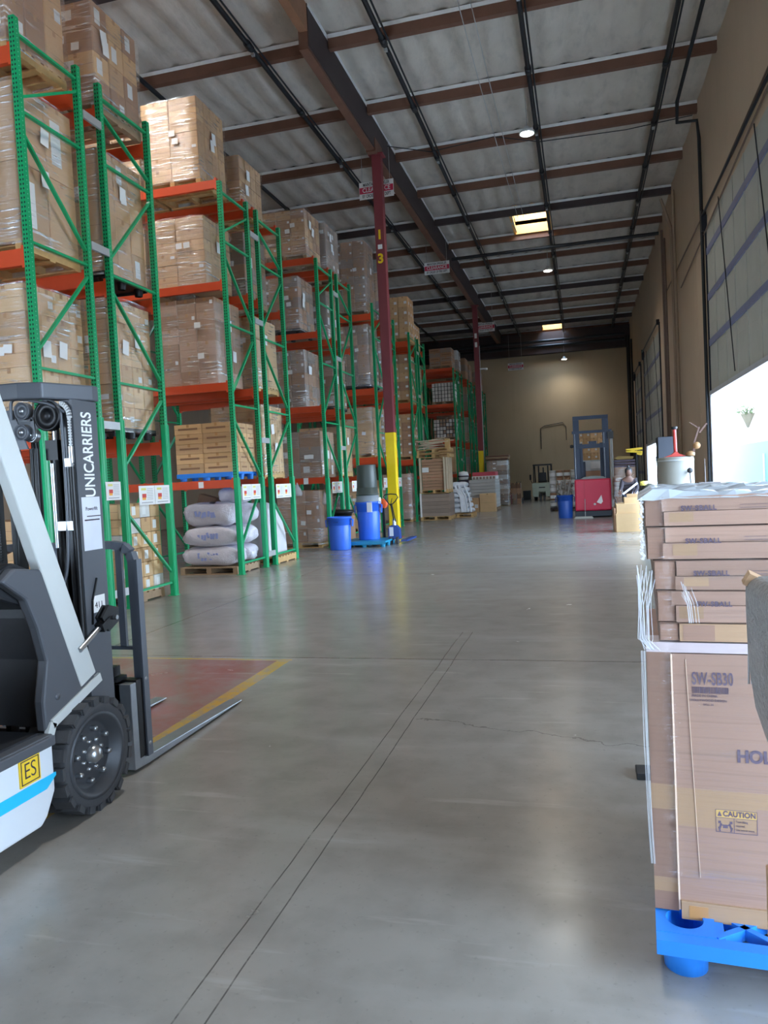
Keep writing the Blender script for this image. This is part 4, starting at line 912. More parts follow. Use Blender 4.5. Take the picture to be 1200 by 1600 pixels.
for k, s in enumerate(('Team lifting', 'required.', 'Use two or more')): front_text(tall, 'caution_print', s, .009, .241, .457-.0125*k, y=-.0064, sx=.8)
# clear film over the stack
fm = MB(); rr = random.Random(21); per = [(-.004, .80), (-.005, .5), (-.005, .2), (-.004, -.012), (.10, -.020), (.28, -.016), (.5, -.02), (.8, -.016), (1.16, -.02), (1.165, .4), (1.16, .83), (.5, .835)]
zz = [.25, .45, .6, .78, .95, .99, 1.05, 1.12, 1.2, 1.3, 1.4, 1.465]; vs = []
for z in zz:
    for x, y in per:
        o = .018 if 1.0 < z < 1.3 and x < .15 else 0
        vs.append((x + (o if x < .05 else 0)+rr.uniform(-.006, .006), y+rr.uniform(-.007, .003), z+rr.uniform(-.008, .008)))
n = len(per); fm.add(vs, [(j*n+i, j*n+(i+1) % n, (j+1)*n+(i+1) % n, (j+1)*n+i) for j in range(len(zz)-1) for i in range(n)], True)
fw_ = fm.build('stretch_film', FILMF, None, loc=(0, 0, 0)); fw_.location = (OX, OY, 0); fw_.rotation_euler = (0, 0, TH); tag(fw_, 'clear wrinkled stretch film around the right-hand carton stack', 'film')
# gathered film strands at the left edge
SF = bpy.data.materials.new('crumpled film'); SF.use_nodes = True; q = SF.node_tree.nodes['Principled BSDF']; q.inputs['Base Color'].default_value = (.8, .82, .86, 1); q.inputs['Roughness'].default_value = .25; q.inputs['Alpha'].default_value = .38
mb = MB()
for k in range(20):
    x0 = rr.uniform(-.018, .02); mb.tube([(x0+rr.uniform(-.01, .03), -.012, 1.26-rr.random()*.06), (x0, -.018, 1.12), (x0+rr.uniform(-.01, .01), -.02, 1.02), (rr.uniform(-.012, .05), -.018, .985)], rr.uniform(.0006, .0016), 5)
for k in range(9):
    x0 = rr.uniform(-.016, -.002); mb.tube([(x0, -.01, .98), (x0+rr.uniform(-.003, .003), -.012, .7), (x0+.004, -.012, .4), (x0+.008, -.01, .3)], rr.uniform(.0004, .0008), 5)
for k in range(10):
    x0 = rr.uniform(.10, .14); mb.tube([(x0, -.018, 1.2-rr.random()*.05), (x0+.015, -.02, 1.13), (x0+.02, -.016, 1.07)], .0009, 5)
for k in range(22):
    x0 = rr.uniform(-.004, .004); z = 1.27+.19*k/22; mb.obox((x0, -.006, z), rr.uniform(.002, .006), .004, rr.uniform(.002, .006), (rr.random(), rr.random(), rr.random()))
o = mb.build('film_strands', SF, None); o.location = (OX, OY, 0); o.rotation_euler = (0, 0, TH); tag(o, 'gathered strands of film down the left edge of the right-hand stack', 'film')
# loose plastic sheet on top
mb = MB(); nx, ny = 26, 14; vs = []
for j in range(ny):
    for i in range(nx):
        x = -.01+1.18*i/(nx-1); y = -.015+.86*j/(ny-1); z = 1.462+.010*abs(math.sin(i*1.7+j*.6))*(.4+rr.random())+.014*max(0, math.sin(i*.5+j*1.1))
        if j == 0 or i == 0: z = 1.448+rr.random()*.006
        vs.append((x, y, z))
mb.add(vs, [(j*nx+i, j*nx+i+1, (j+1)*nx+i+1, (j+1)*nx+i) for j in range(ny-1) for i in range(nx-1)], False)
PS = bpy.data.materials.new('plastic sheet'); PS.use_nodes = True; q = PS.node_tree.nodes['Principled BSDF']; q.inputs['Base Color'].default_value = (.62, .72, .82, 1); q.inputs['Roughness'].default_value = .18; q.inputs['Alpha'].default_value = .85
o = mb.build('plastic_sheet', PS, None); o.location = (OX, OY, 0); o.rotation_euler = (0, 0, TH); tag(o, 'bluish crumpled plastic sheet lying on top of the carton stack', 'plastic sheet')
# nearer wrapped stack, cut by the right edge of the photo
ns = thing('wrapped_stack', 'grey wrapped bundle atop brown cartons at the right edge, nearest the camera', 'pallet load', (.8, 1.15, 0))
GW = basic('grey wrapped carton', (132, 130, 128), .3, var=.4, scale=9, bmp=1.0)
mb = MB(); prof = [(.315, 1.02), (.292, 1.10), (.283, 1.18), (.281, 1.26), (.281, 1.325), (.296, 1.342), (1.2, 1.36), (1.2, 1.02)]
mb.prism(prof, .95, 1.5, 'y'); mb.build('wrapped_bundle', GW, ns, bevel=.008)
mb = MB()
for k in range(9): z = 1.30-.026*k; mb.tube([(.300+.002*k, 1.497, z), (.36, 1.506, z-.022), (.5, 1.503, z-.04), (.8, 1.503, z-.07)], .0035, 5)
for k in range(8): x = .285+.005*k; mb.tube([(x, 1.502, 1.33-.003*k), (x+.002, 1.505, 1.25), (x-.001, 1.503, 1.14)], .0018, 5)
mb.build('film_creases', basic('crease grey', (150, 150, 150), .3), ns)
MB().obox((.297, 1.496, 1.333), .016, .012, .012, (.2, .5, 0)).build('torn_corner', CBL, ns)
MB().box(.312, 1.2, .95, 1.49, .80, 1.02).build('carton', CB['dark'], ns, bevel=.006)
MB().box(.303, 1.2, .95, 1.5, .14, .80).mat(1).box(.303, .316, 1.497, 1.503, .14, .80).build('carton', [CB['brown'], CBL], ns, bevel=.006)
inst('pallet', pallet_mesh(.9, .56, 'wood'), ns, (-.045, .08, 0))
pk = thing('floor_block', 'small black wedge on the floor beside the carton stack', 'block', (.14, 3.9, 0))
MB().box(.205, .34, 3.86, 3.98, 0, .035).build('block', BLACKP, pk, bevel=.004)

# ------------------------------------------------------------------ bins, drum, pallet jack by the near column
def bin_(name, label, x, y, z, r, h, m, flip=False, handles=True, group=None, mark=True):
    t = thing(name, label, 'bin', (x, y, z), group=group)
    prof = [(0, .0), (r*.85, .0), (r*.87, .02), (r*.94, h*.74), (r*.935, h*.745), (r*.965, h*.75), (r*.99, h*.95), (r*1.05, h*.955), (r*1.05, h), (r*.98, h), (r*.96, h*.92), (r*.83, .03), (0, .03)]
    if flip: prof = [(a, h-b) for a, b in prof]
    MB().lathe(prof, (x, y, z), 36).build('body', m, t)
    if handles:
        zz = (lambda q: z+(h-q if flip else q))
        for a in (PI, 0):
            c, s = math.cos(a), math.sin(a); hx = x+c*r*1.0; hy = y+s*r
            MB().bar((hx, hy, zz(h*.93)), (hx+c*.05, hy+s*.05, zz(h*.9)), .1, .02, up=(0, 0, 1)).bar((hx+c*.05, hy+s*.05, zz(h*.9)), (hx+c*.035, hy+s*.035, zz(h*.70)), .1, .018, up=(c, s, 0)).build('handle', m, t)
    if mark: MB().box(x-.06, x+.06, y-r*1.0, y-r*.96, z+h*.83, z+h*.87).build('embossed_mark', BIND, t)
    return t
bin_('waste_bin', 'open bright blue round bin with side handles on the floor before the third rack', -5.55, 16.7, 0, .28, .77, BINB)
bp2 = thing('plastic_pallet', 'teal plastic pallet on the floor under the blue drum-shaped bin', 'pallet', (-5.1, 17.6, 0))
inst('deck', pallet_mesh(1.1, 1.1, 'teal'), bp2, (0, 0, 0))
bin_('waste_bin', 'tall blue bin standing on the teal pallet, grey bins nested above it', -5.12, 17.7, .14, .30, .93, BINB, mark=False)
tb = thing('bin_collar', 'light grey upturned bin rim sitting between the blue and dark grey bins', 'bin', (-5.12, 17.7, 1.07))
MB().lathe([(.27, 0), (.305, .0), (.305, .02), (.285, .03), (.275, .15), (0, .16)], (-5.12, 17.7, 1.07), 36).build('rim', BINL, tb)
MB().box(-5.43, -5.38, 17.6, 17.8, 1.02, 1.16).box(-4.86, -4.81, 17.6, 17.8, 1.02, 1.16).box(-5.06, -4.94, 17.38, 17.42, .82, 1.06).build('handle', PAPER, tb)
bin_('waste_bin', 'dark grey-green bin turned upside down on top of the tall blue bin', -5.12, 17.7, 1.23, .27, .74, BING, flip=True, handles=False, mark=False)
t = thing('lidded_carton', 'brown carton with black rubber lid behind the open blue bin', 'carton', (-6.0, 18.3, 0))
MB().box(-6.2, -5.72, 18.05, 18.5, 0, .72).build('body', CB['brown'], t, bevel=.006)
MB().lathe([(0, .12), (.2, .12), (.3, .09), (.36, .10), (.36, .04), (.3, .02), (.28, -.06), (0, -.06)], (-6.02, 18.25, .76), 28).build('lid', BLACKP, t)
t = thing('orange_disc', 'round orange float leaning between the blue bin and pallet jack', 'disc', (-4.95, 18.4, .9))
MB().lathe([(0, -.04), (.1, -.035), (.13, 0), (.1, .035), (0, .04)], (-4.95, 18.5, .98), 24, 'y').build('disc', basic('bright orange', (250, 104, 48), .5), t)
MB().box(-4.98, -4.92, 18.48, 18.54, 0, .9).build('stand', BLACKP, t)
# pallet jack
pj = thing('pallet_jack', 'dark blue pallet jack with black loop handle parked against the yellow column guard', 'pallet jack', (-4.5, 17.9, 0))
JB = basic('jack blue', (26, 66, 140), .4, .2)
MB().prism([(-4.66, .12), (-4.36, .12), (-4.38, .38), (-4.46, .46), (-4.60, .46), (-4.65, .38)], 17.75, 17.95, 'y').build('chassis', JB, pj, bevel=.01)
MB().tube([(-4.50, 17.80, .1), (-4.50, 17.80, .62)], .045, 14).build('pump', STEEL, pj)
MB().box(-4.62, -4.52, 17.735, 17.745, .2, .42).build('decal', PAPER, pj)
MB().tube([(-4.50, 17.78, .55), (-4.52, 17.60, 1.0)], .016, 10).tube([(-4.46, 17.78, .55), (-4.50, 17.62, 1.0)], .012, 8).build('tow_bar', FM, pj)
MB().tube([(-4.52, 17.6, .95), (-4.62, 17.58, 1.08), (-4.68, 17.56, 1.17), (-4.64, 17.55, 1.22), (-4.50, 17.55, 1.235), (-4.36, 17.55, 1.22), (-4.32, 17.56, 1.15), (-4.40, 17.58, 1.05)], .014, 8, True).bar((-4.51, 17.59, 1.0), (-4.47, 17.57, 1.13), .012).build('loop_handle', BLACKP, pj)
for x in (-4.58, -4.42): MB().disc((x, 17.72, .09), .09, .05, 'x', 20).build('steer_wheel', RUB, pj)
for x in (-4.72, -4.30): MB().box(x-.08, x+.08, 17.9, 19.0, .05, .09).build('fork', JB, pj)

# ------------------------------------------------------------------ grey woven sacks in the second rack's floor bay
SACK = basic('woven poly sack', (214, 210, 220), .42, var=.14, scale=5, bmp=.8); SACKP = basic('sack print blue', (160, 172, 224), .5, var=.3)
def sack_mesh(seed, w, d, h, pr=True):
    rr = random.Random(seed); mb = MB(); nu, nv = 34, 16; vs = []
    for j in range(nv+1):
        v = -PI/2+PI*j/nv
        for i in range(nu):
            a = 2*PI*i/nu; ca, sa = math.cos(a), math.sin(a)
            px = math.copysign(abs(ca)**.55, ca); py = math.copysign(abs(sa)**.55, sa); cz = math.copysign(abs(math.sin(v))**.8, math.sin(v)); r = max(.02, math.cos(v))**.42
            wr = 1+.045*math.sin(5*a+seed+3*v)+.03*math.sin(11*a+2*seed+5*v)+rr.uniform(-.022, .022)
            vs.append((px*r*w/2*wr, py*r*d/2*wr, h/2+cz*h/2*(.92+.08*math.cos(3*a+seed))))
    fs = [(j*nu+i, j*nu+(i+1) % nu, (j+1)*nu+(i+1) % nu, (j+1)*nu+i) for j in range(nv) for i in range(nu)]
    mb.add(vs, fs, True); return mb.mesh('sack', [SACK])
sp = thing('wood_pallet', 'wooden pallet on the floor under the pile of grey sacks', 'pallet', (-6.66, 12.85, 0)); inst('boards', pallet_mesh(1.15, 1.0, 'woodg'), sp, (0, 0, 0))
SKL = ['bottom grey sack with blue print at the front of the pile', 'bottom grey sack at the rear right of the pile', 'second grey sack up, blue print facing out', 'second grey sack up at the rear right', 'third bulging grey sack from the floor, front of pile', 'upper rear grey sack under the lowest beam', 'topmost crumpled grey sack leaning into the rack frame']
for k, (x, y, z, w, d, h, rz) in enumerate([(-6.64, 12.62, .14, 1.16, .52, .38, 0), (-6.62, 13.1, .14, 1.12, .5, .38, .05), (-6.62, 12.62, .50, 1.18, .52, .39, .03), (-6.60, 13.1, .50, 1.1, .5, .39, 0), (-6.66, 12.64, .87, 1.06, .52, .46, -.03), (-6.50, 13.1, .87, .98, .5, .44, .08), (-6.34, 13.0, 1.27, .60, .60, .32, .3)]):
    o = inst('grain_sack', sack_mesh(k+3, w, d, h), None, (x, y, z), rz); tag(o, SKL[k], 'sack', 'grey sacks in the second rack')
    if k in (0, 2, 4):
        q = MB()
        for a in range(7): q.obox((x-.2+.06*a+rr.uniform(-.01, .01), y-d*.505, z+h*.5+rr.uniform(-.03, .03)), .022, .004, .05, (0, rr.uniform(-.5, .5), 0))
        p = q.build('printed_mark', SACKP, None); p.parent = o; p.matrix_parent_inverse = Matrix.Rotation(-rz, 4, 'Z') @ Matrix.Translation((-x, -y, -z))
t = thing('wrapped_sheets', 'white wrapped upright bundle on floor in far half of second rack', 'bundle', (-6.5, 14.35, 0))
MB().prism([(13.9, .14), (14.85, .14), (14.8, .55), (14.6, .95), (14.2, 1.2), (13.92, 1.25)], -7.0, -6.12).build('bundle', basic('milky film', (214, 210, 214), .35, bmp=.3), t, bevel=.03)
inst('pallet', pallet_mesh(1.1, 1.0, 'wood'), t, (0, .05, 0))
MB().box(-6.11, -6.1, 14.0, 14.2, .3, .9).build('paper_sheet', PAPER, t)
o = thing('tipped_carton', 'small dark cartons wedged behind the grey sack pile', 'carton', (-6.9, 13.3, 1.2)); MB().obox((-7.0, 13.2, 1.33), .2, .15, .1, (0, .3, .2)).build('carton', CB['dark'], o)
for nm, lb, x, y, z in (('plastic_bag', 'clear plastic bag hanging from the third rack beam', -6.75, 17.2, 1.3), ('plastic_bag', 'white plastic bag tied to the third rack frame near the open blue bin', -6.2, 17.6, 1.05)):
    t = thing(nm, lb, 'bag', (x, y, z)); MB().lathe([(.01, .32), (.03, .26), (.09, .16), (.12, .06), (.11, .0), (0, 0)], (x, y, z), 14).build('bag', SF, t); MB().tube([(x, y, z+.3), (x, y, 1.6)], .004, 5).build('tie', PAPER, t)
t = thing('beam_sticker', 'small white label on the lowest orange beam of second rack', 'label', (-6.6, 12.2, 1.6)); MB().box(-6.72, -6.62, 12.27, 12.275, 1.59, 1.70).build('label', PAPER, t)
t = thing('beam_sticker', 'small white label on the lowest orange beam of third rack', 'label', (-6.5, 17.2, 1.6)); MB().box(-6.58, -6.46, 17.208, 17.214, 1.57, 1.72).build('label', PAPER, t)
t = thing('note_sheet', 'white paper notes taped to the cartons behind forklift mast', 'paper', (-5.9, 8.2, 1.7)); MB().obox((-6.05, 8.2, 1.85), .002, .1, .16, (.1, 0, 0)).build('sheet', basic('orange note', (240, 150, 60), .6), t)

# ------------------------------------------------------------------ crate stack in front of the fifth rack
t = thing('flat_carton_pallet', 'pallet of flat grey-brown cartons beneath the crated cartons', 'pallet load', (-5.35, 28.1, 0))
inst('pallet', pallet_mesh(1.14, 1.1, 'wood'), t, (0, 0, 0))
for k in range(6): MB().box(-5.88, -4.80, 27.58, 28.6, .14+.14*k, .275+.14*k).build('flat_carton', CB['grey'], t, bevel=.005)
MB().box(-5.93, -5.87, 27.54, 27.58, .12, 1.02).build('corner_board', PAPER, t)
SF2 = basic('white film', (224, 228, 234), .4, bmp=.4)
t = thing('crated_cartons', 'brown flat cartons held in pale wooden posts, second tier of the crate stack', 'crate', (-5.38, 28.1, 1.0))
inst('pallet', pallet_mesh(1.1, 1.05, 'wood'), t, (0, 0, 0))
for k in range(10): MB().box(-5.82, -4.90, 27.62, 28.55, 1.14+.115*k, 1.245+.115*k).build('flat_carton', CB['brown'], t, bevel=.004)
for x, y in ((-5.87, 27.58), (-4.95, 27.56), (-4.86, 27.62), (-4.86, 28.55), (-5.87, 28.55), (-4.86, 28.1)): MB().box(x-.035, x+.035, y-.03, y+.03, 1.05, 2.34).build('corner_post', WOODP, t)
MB().box(-5.80, -5.55, 27.58, 27.59, 1.80, 1.98).build('label', PAPER, t)
for k, (lb, z, tilt) in enumerate((('lower broken pallet lying on top of the crate stack', 2.34, .02), ('upper broken pallet with loose boards on the crate stack', 2.52, -.05))):
    t = thing('broken_pallet', lb, 'pallet', (-5.36, 28.1, z), group='pallets on top of the crate stack'); p = inst('boards', pallet_mesh(1.24, 1.1, 'wood'), t, (0, 0, 0)); p.rotation_euler = (0, tilt, .04*k)
mb = MB(); rr = random.Random(12)
for k in range(11): mb.obox((-5.38+rr.uniform(-.2, .2), 27.9+rr.uniform(-.2, .4), 2.70+.032*k), .48+rr.random()*.2, .05, .013, (rr.uniform(-.08, .08), rr.uniform(-.14, .02), rr.uniform(-.3, .3)))
tag(mb.build('loose_boards', WOODP), 'heap of pale splintered boards topping the crate stack', 'boards', kind='stuff')
t = thing('wood_block', 'short upright timber block at the right end of the board heap', 'timber block', (-4.8, 27.8, 2.7)); MB().box(-4.92, -4.74, 27.7, 27.9, 2.62, 3.02).build('block', WOOD, t)
t = thing('draped_sacks', 'white plastic-wrapped sacks bulging beside the crate stack', 'sack', (-4.62, 29.3, 0))
for k in range(6): p = inst('sack', sack_mesh(20+k, .95-.05*k, 1.0, .24), t, (-.02*k, 0, .14+.2*k)); p.data.materials[0] = SF2
mb = MB(); rr = random.Random(8)
for k in range(14): x = -4.5+rr.uniform(-.12, .25); mb.tube([(x-.2, 28.82, 1.3-rr.random()*.3), (x, 28.78, .8), (x+.05, 28.78, .2)], .03, 6)
mb.build('film_folds', SF2, t); inst('pallet', pallet_mesh(1.2, 1.0, 'wood'), t, (-.1, 0, 0))
# white flat stack and what lies on it
t = thing('white_board_stack', 'low stack of white wrapped boards, red-topped, before the distant column', 'pallet load', (-4.3, 34.2, 0))
inst('pallet', pallet_mesh(1.2, 1.5, 'woodg'), t, (0, 0, 0))
for k in range(9): MB().box(-4.98+.004*k, -3.74, 33.3, 35.2, .14+.14*k, .27+.14*k).build('white_board', CB['white'], t, bevel=.006)
t = thing('red_bundle', 'red and white packaged bundle lying on the white board stack', 'bundle', (-4.3, 34.4, 1.45))
MB().box(-4.85, -3.76, 33.9, 35.0, 1.40, 1.56).mat(1).box(-4.83, -3.78, 33.92, 35.0, 1.56, 1.74).build('bundle', [PAPER, basic('rosy red', (196, 70, 84), .5)], t, bevel=.02)
mb = MB()
for k in range(7): mb.box(-4.8+.15*k, -4.70+.15*k, 33.87, 33.9, 1.42, 1.53)
mb.build('white_tabs', CB['grey'], t)
t = thing('white_roll', 'small white wrapped bundle near the left end of the white boards', 'roll', (-5.15, 33.2, 1.45)); MB().lathe([(0, 0), (.2, .02), (.25, .18), (.2, .36), (0, .4)], (-5.15, 33.4, 1.42), 18).mat(1).lathe([(.255, .14), (.258, .2)], (-5.15, 33.4, 1.42), 18).box(-5.4, -4.9, 33.2, 33.7, .0, 1.42).build('roll', [PAPER, INK], t)
for k, (x0, x1, z, lb, tn) in enumerate(((-4.92, -4.38, .62, 'label-dotted tan carton left of the pair before the white boards', 'tan'), (-4.36, -3.68, .80, 'plain tan carton right of the pair before the white boards', 'light'))):
    t = thing('floor_carton', lb, 'carton', ((x0+x1)/2, 32.8, 0)); inst('carton', carton_mesh(x1-x0, .5, z, tn, 1 if k == 0 else 0), t, (0, 0, 0))
load('tall grey wrapped load with brown planks on top by the far left wall', -3.62, 1.05, 38.0, 39.1-.55+.5, 0, 2.3, (2, 3, 9), ('grey', 'white', 'dark'), True, 'woodg', (0, 1), 1)
t = thing('plank_stack', 'brown planks lying across the tall grey wrapped load', 'planks', (-4.1, 38.5, 2.3)); 
for k in range(3): MB().box(-4.7, -3.6+.03*k, 37.95, 38.95, 2.34+.08*k, 2.40+.08*k).build('plank', WOODG if k % 2 else BEAMW, t)
load('mixed grey carton heap behind the tall wrapped load', -3.2, .6, 40.2, 41.0, 0, 1.1, (3, 2, 4), ('grey', 'brown', 'dark'), False, None, (0,), 0)
t = thing('fire_extinguisher', 'small red fire extinguisher standing near the far hand truck', 'fire extinguisher', (-3.75, 40, 0)); MB().lathe([(0, 0), (.09, 0), (.09, .45), (.03, .55), (0, .56)], (-3.72, 39.9, 0), 16).build('cylinder', RED, t); MB().box(-3.75, -3.66, 39.88, 39.92, .54, .62).build('valve', BLACKP, t)
t = thing('hand_truck', 'black hand truck with tall handle standing before the far wall', 'hand truck', (-3.45, 41.5, 0)); MB().tube([(-3.5, 41.5, .1), (-3.5, 41.6, 1.15), (-3.3, 41.6, 1.15), (-3.3, 41.5, .1)], .025, 8).build('frame', FM, t); MB().disc((-3.55, 41.5, .13), .13, .06).disc((-3.2, 41.5, .13), .13, .06).build('wheel', RUB, t); MB().box(-3.55, -3.25, 41.25, 41.5, .02, .05).build('toe_plate', FM, t)

# ------------------------------------------------------------------ far forklift
FGL = basic('pale forklift grey', (176, 180, 160), .45)
t = thing('small_forklift', 'pale grey forklift seen from behind against the far wall', 'forklift', (-2.25, 44, 0))
MB().prism([(-2.80, .3), (-2.70, .22), (-2.45, .22), (-2.42, .5), (-2.08, .5), (-2.05, .22), (-1.75, .22), (-1.68, .3), (-1.68, .98), (-1.74, 1.02), (-2.74, 1.02), (-2.80, .98)], 43.6, 44.3, 'y').build('counterweight', FGL, t, bevel=.03)
MB().box(-2.75, -1.73, 44.3, 45.6, .25, .95).build('body', FGL, t, bevel=.03)
MB().box(-2.42, -2.08, 43.58, 43.6, .72, .78).build('tow_slot', FM, t)
for x in (-2.72, -1.74): MB().bar((x, 43.9, 1.0), (x, 44.2, 2.02), .06).bar((x, 45.5, .9), (x, 45.2, 2.02), .06).build('guard_pillar', FM, t)
MB().box(-2.76, -1.70, 44.1, 45.3, 2.0, 2.08).build('roof_guard', FM, t)
MB().box(-2.5, -2.0, 44.5, 44.95, 1.0, 1.15).box(-2.48, -2.02, 44.3, 44.42, 1.1, 1.6).build('seat', BLACKP, t, bevel=.04)
MB().box(-2.56, -2.48, 45.7, 45.8, .1, 2.0).box(-2.02, -1.94, 45.7, 45.8, .1, 2.0).box(-2.29, -2.21, 45.7, 45.78, .3, 1.9).build('mast', FM, t)
for x in (-2.7, -1.8): MB().disc((x, 45.2, .25), .25, .18).build('front_wheel', RUB, t)
MB().disc((-2.35, 43.85, .2), .2, .12).disc((-2.15, 43.85, .2), .2, .12).build('rear_wheel', RUB, t)
MB().box(-2.95, -2.85, 43.9, 44.0, 1.2, 1.5).bar((-2.9, 43.95, 1.2), (-2.75, 44, .9), .03).build('mirror', BLACKP, t)
t = thing('charger', 'dark low battery charger box on the floor left of the far forklift', 'charger', (-3.2, 46, 0)); MB().box(-3.5, -3.05, 45.8, 46.3, 0, .55).box(-3.9, -3.7, 45.8, 46.1, 0, .4).build('case', basic('charger blue grey', (70, 82, 92), .5), t, bevel=.02)
# pallet of cans
t = thing('can_pallet', 'pallet of pale pails and paint cans beside the red stacker', 'pallet load', (-.75, 31.6, 0))
MB().box(-1.3, -.2, 30.9, 32.2, .06, .14).box(-1.3, -1.2, 30.9, 32.2, 0, .06).box(-.3, -.2, 30.9, 32.2, 0, .06).box(-.8, -.7, 30.9, 32.2, 0, .06).build('pallet', BEAMD, t)
cm = {n: MB().lathe([(0, 0), (.125, 0), (.125, .27), (.13, .275), (.13, .29), (.11, .3), (0, .3)], (0, 0, 0), 16).mat(1).lathe([(.127, .07), (.127, .2)], (0, 0, 0), 16).mesh('can', [m, PAPER]) for n, m in (('a', GALV), ('b', CB['brown']), ('c', CB['white']))}
rr = random.Random(2)
for k in range(5):
    for i in range(4):
        for j in range(2):
            if k == 0 and j == 1: continue
            inst('can', cm[rr.choice('abcc')], t, (-.42+.28*i, -.5+.28*j, .14+.30*k))
bin_('waste_bin', 'deep blue bin full of scrap beside the red stacker', -.60, 26.1, 0, .27, .78, BIND, mark=False)
mb = MB()
for k in range(26):
    a = rr.uniform(0, 6.28); l = rr.uniform(.25, .75); x = -.6+.15*math.cos(a); y = 26.1+.15*math.sin(a); mb.tube([(x, y, .55), (x+rr.uniform(-.12, .12), y, .8+l*.7)], rr.uniform(.01, .03), 6)
for k in range(10): mb.obox((-.6+rr.uniform(-.2, .2), 26.1+rr.uniform(-.15, .15), .85+rr.random()*.25), .07, .05, .05, (rr.random(), rr.random(), rr.random()))
tag(mb.build('scrap_sticks', basic('scrap grey', (120, 112, 104), .7, var=.4, scale=14)), 'grey scrap sticks and wrap jutting from the deep blue bin', 'scrap', kind='stuff')

# ------------------------------------------------------------------ red stacker truck
RS = basic('stacker red', (196, 30, 66), .3, var=.06); SB = basic('stacker mast blue black', (28, 40, 60), .4, .3)
t = thing('stacker_truck', 'red stand-up reach truck with tall dark mast, parked in the aisle', 'stacker', (.31, 26.4, 0))
MB().box(-.27, .90, 25.85, 27.0, .22, 1.28).build('body', RS, t, bevel=.05)
MB().box(-.28, .91, 25.83, 27.1, .03, .22).build('skirt', basic('skirt dark', (26, 34, 44), .5), t, bevel=.02)
MB().box(.035, .04, 25.845, 25.85, .25, 1.26).build('panel_seam', basic('seam dark red', (110, 16, 36), .5), t)
MB().prism([(-.1, 1.27), (.8, 1.27), (.66, 1.35), (.35, 1.38), (.05, 1.35)], 25.9, 26.9, 'y').build('hood_top', basic('hood grey', (120, 126, 124), .5), t)
MB().prism([(.42, .50), (.56, .44), (.62, .52), (.58, .74)], 25.84, 25.85, 'y').mat(0).lathe([(0, -.004), (.04, -.004), (.04, 0)], (.36, 25.846, .44), 12, 'y').build('white_emblem', PAPER, t)
for x in (-.16, .80): MB().box(x-.10, x+.10, 26.5, 26.7, 1.25, 3.40).mat(1).box(x-.055, x-.045, 26.49, 26.5, 1.3, 2.9).build('mast_post', [SB, STEEL], t)
for x in (-.02, .66): MB().box(x-.055, x+.055, 26.72, 26.86, 1.25, 2.5).build('inner_post', SB, t)
for z0, z1, xa, xb in ((3.30, 3.42, -.26, .90), (2.83, 2.92, -.30, 1.0), (2.32, 2.46, -.2, .85)): MB().box(xa, xb, 26.46, 26.52, z0, z1).build('cross_bar', SB, t)
MB().tube([(1.0, 26.4, 1.3), (1.0, 26.4, 2.75), (.95, 26.4, 2.85)], .025, 8).tube([(.93, 26.4, .3), (.95, 26.4, 2.6)], .02, 8).build('side_rail', GALV, t)
MB().box(.86, 1.05, 26.35, 26.55, 2.6, 2.85).lathe([(0, 0), (.06, .02), (.06, .1), (0, .12)], (-.32, 26.5, 2.35), 12).build('work_lamp', BLACKP, t)
MB().box(.25, .5, 26.6, 26.8, 2.4, 2.56).build('overhead_junction', SB, t)
MB().box(-.25, 0, 27.0, 28.2, .05, .14).box(.62, .87, 27.0, 28.2, .05, .14).build('outrigger', SB, t)
t = thing('push_broom', 'wide grey dust mop with thin handle leaning on the red stacker', 'broom', (.0, 25.6, 0))
MB().tube([(.04, 25.6, .03), (.05, 25.8, .62)], .012, 8).build('handle', GALV, t); MB().prism([(-.32, 0), (.3, 0), (.26, .06), (-.26, .06)], 25.5, 25.62, 'y').build('head', basic('broom grey', (170, 168, 160), .8), t)
load('labelled rosy cartons on raised pallet seen through the red stacker mast', .85, 1.05, 29.0, 30.0, 1.95, 3.05, (4, 2, 4), ('light', 'warm'), False, None, (1,), 0)
t = thing('tall_frame_cart', 'grey stacked equipment boxes beneath rosy cartons behind the stacker', 'equipment', (.33, 29.5, 0))
MB().box(-.2, .85, 29.0, 30.0, 1.55, 1.95).mat(1).box(.3, .8, 28.98, 29.0, 1.62, 1.9).build('upper_box', [GALV, PAPER], t, bevel=.01); MB().box(-.2, .85, 29.0, 30.0, 0, 1.55).build('lower_box', CB['pink'], t, bevel=.01); MB().box(-.0, .12, 28.9, 29.0, .0, 1.9).build('upright', SB, t)

# ------------------------------------------------------------------ right side: cartons, people, machines by the doors
t = thing('floor_carton', 'large tan carton on the floor in front of the worker', 'carton', (1.08, 19.9, 0)); MB().box(.76, 1.42, 19.35, 20.2, 0, .46).mat(1).box(.72, .76, 19.4, 20.2, 0, .6).mat(0).box(.78, 1.40, 19.4, 20.15, .46, .70).build('body', [CB['light'], CB['brown']], t, bevel=.006)
t = thing('open_carton', 'small tan carton with raised flap stacked on the large floor carton', 'carton', (1.15, 19.8, .7)); MB().box(.98, 1.32, 19.5, 19.95, .70, .84).mat(0).obox((1.2, 19.5, .88), .16, .004, .06, (.5, 0, 0)).build('body', CB['light'], t)
for x, y in ((.80, 19.45), ): MB().tube([(x, y, .7), (x-.06, y, .9), (x-.04, y, 1.02)], .01, 6).build('x_tie', PIPE, t)
load('pale wrapped flat cartons topped by dark pads, right of the stacker', 1.75, .72, 26.6, 27.7, 0, 1.62, (2, 2, 6), ('white', 'pink'), True, 'wood', (0,), 0)
t = thing('pad_stack', 'dark folded pads on the pale wrapped cartons', 'pads', (1.4, 27.1, 1.62)); 
for k in range(3): MB().box(1.04, 1.74, 26.65, 27.6, 1.62+.09*k, 1.69+.09*k).build('pad', basic('pad mauve', (112, 104, 120), .8), t, bevel=.01)
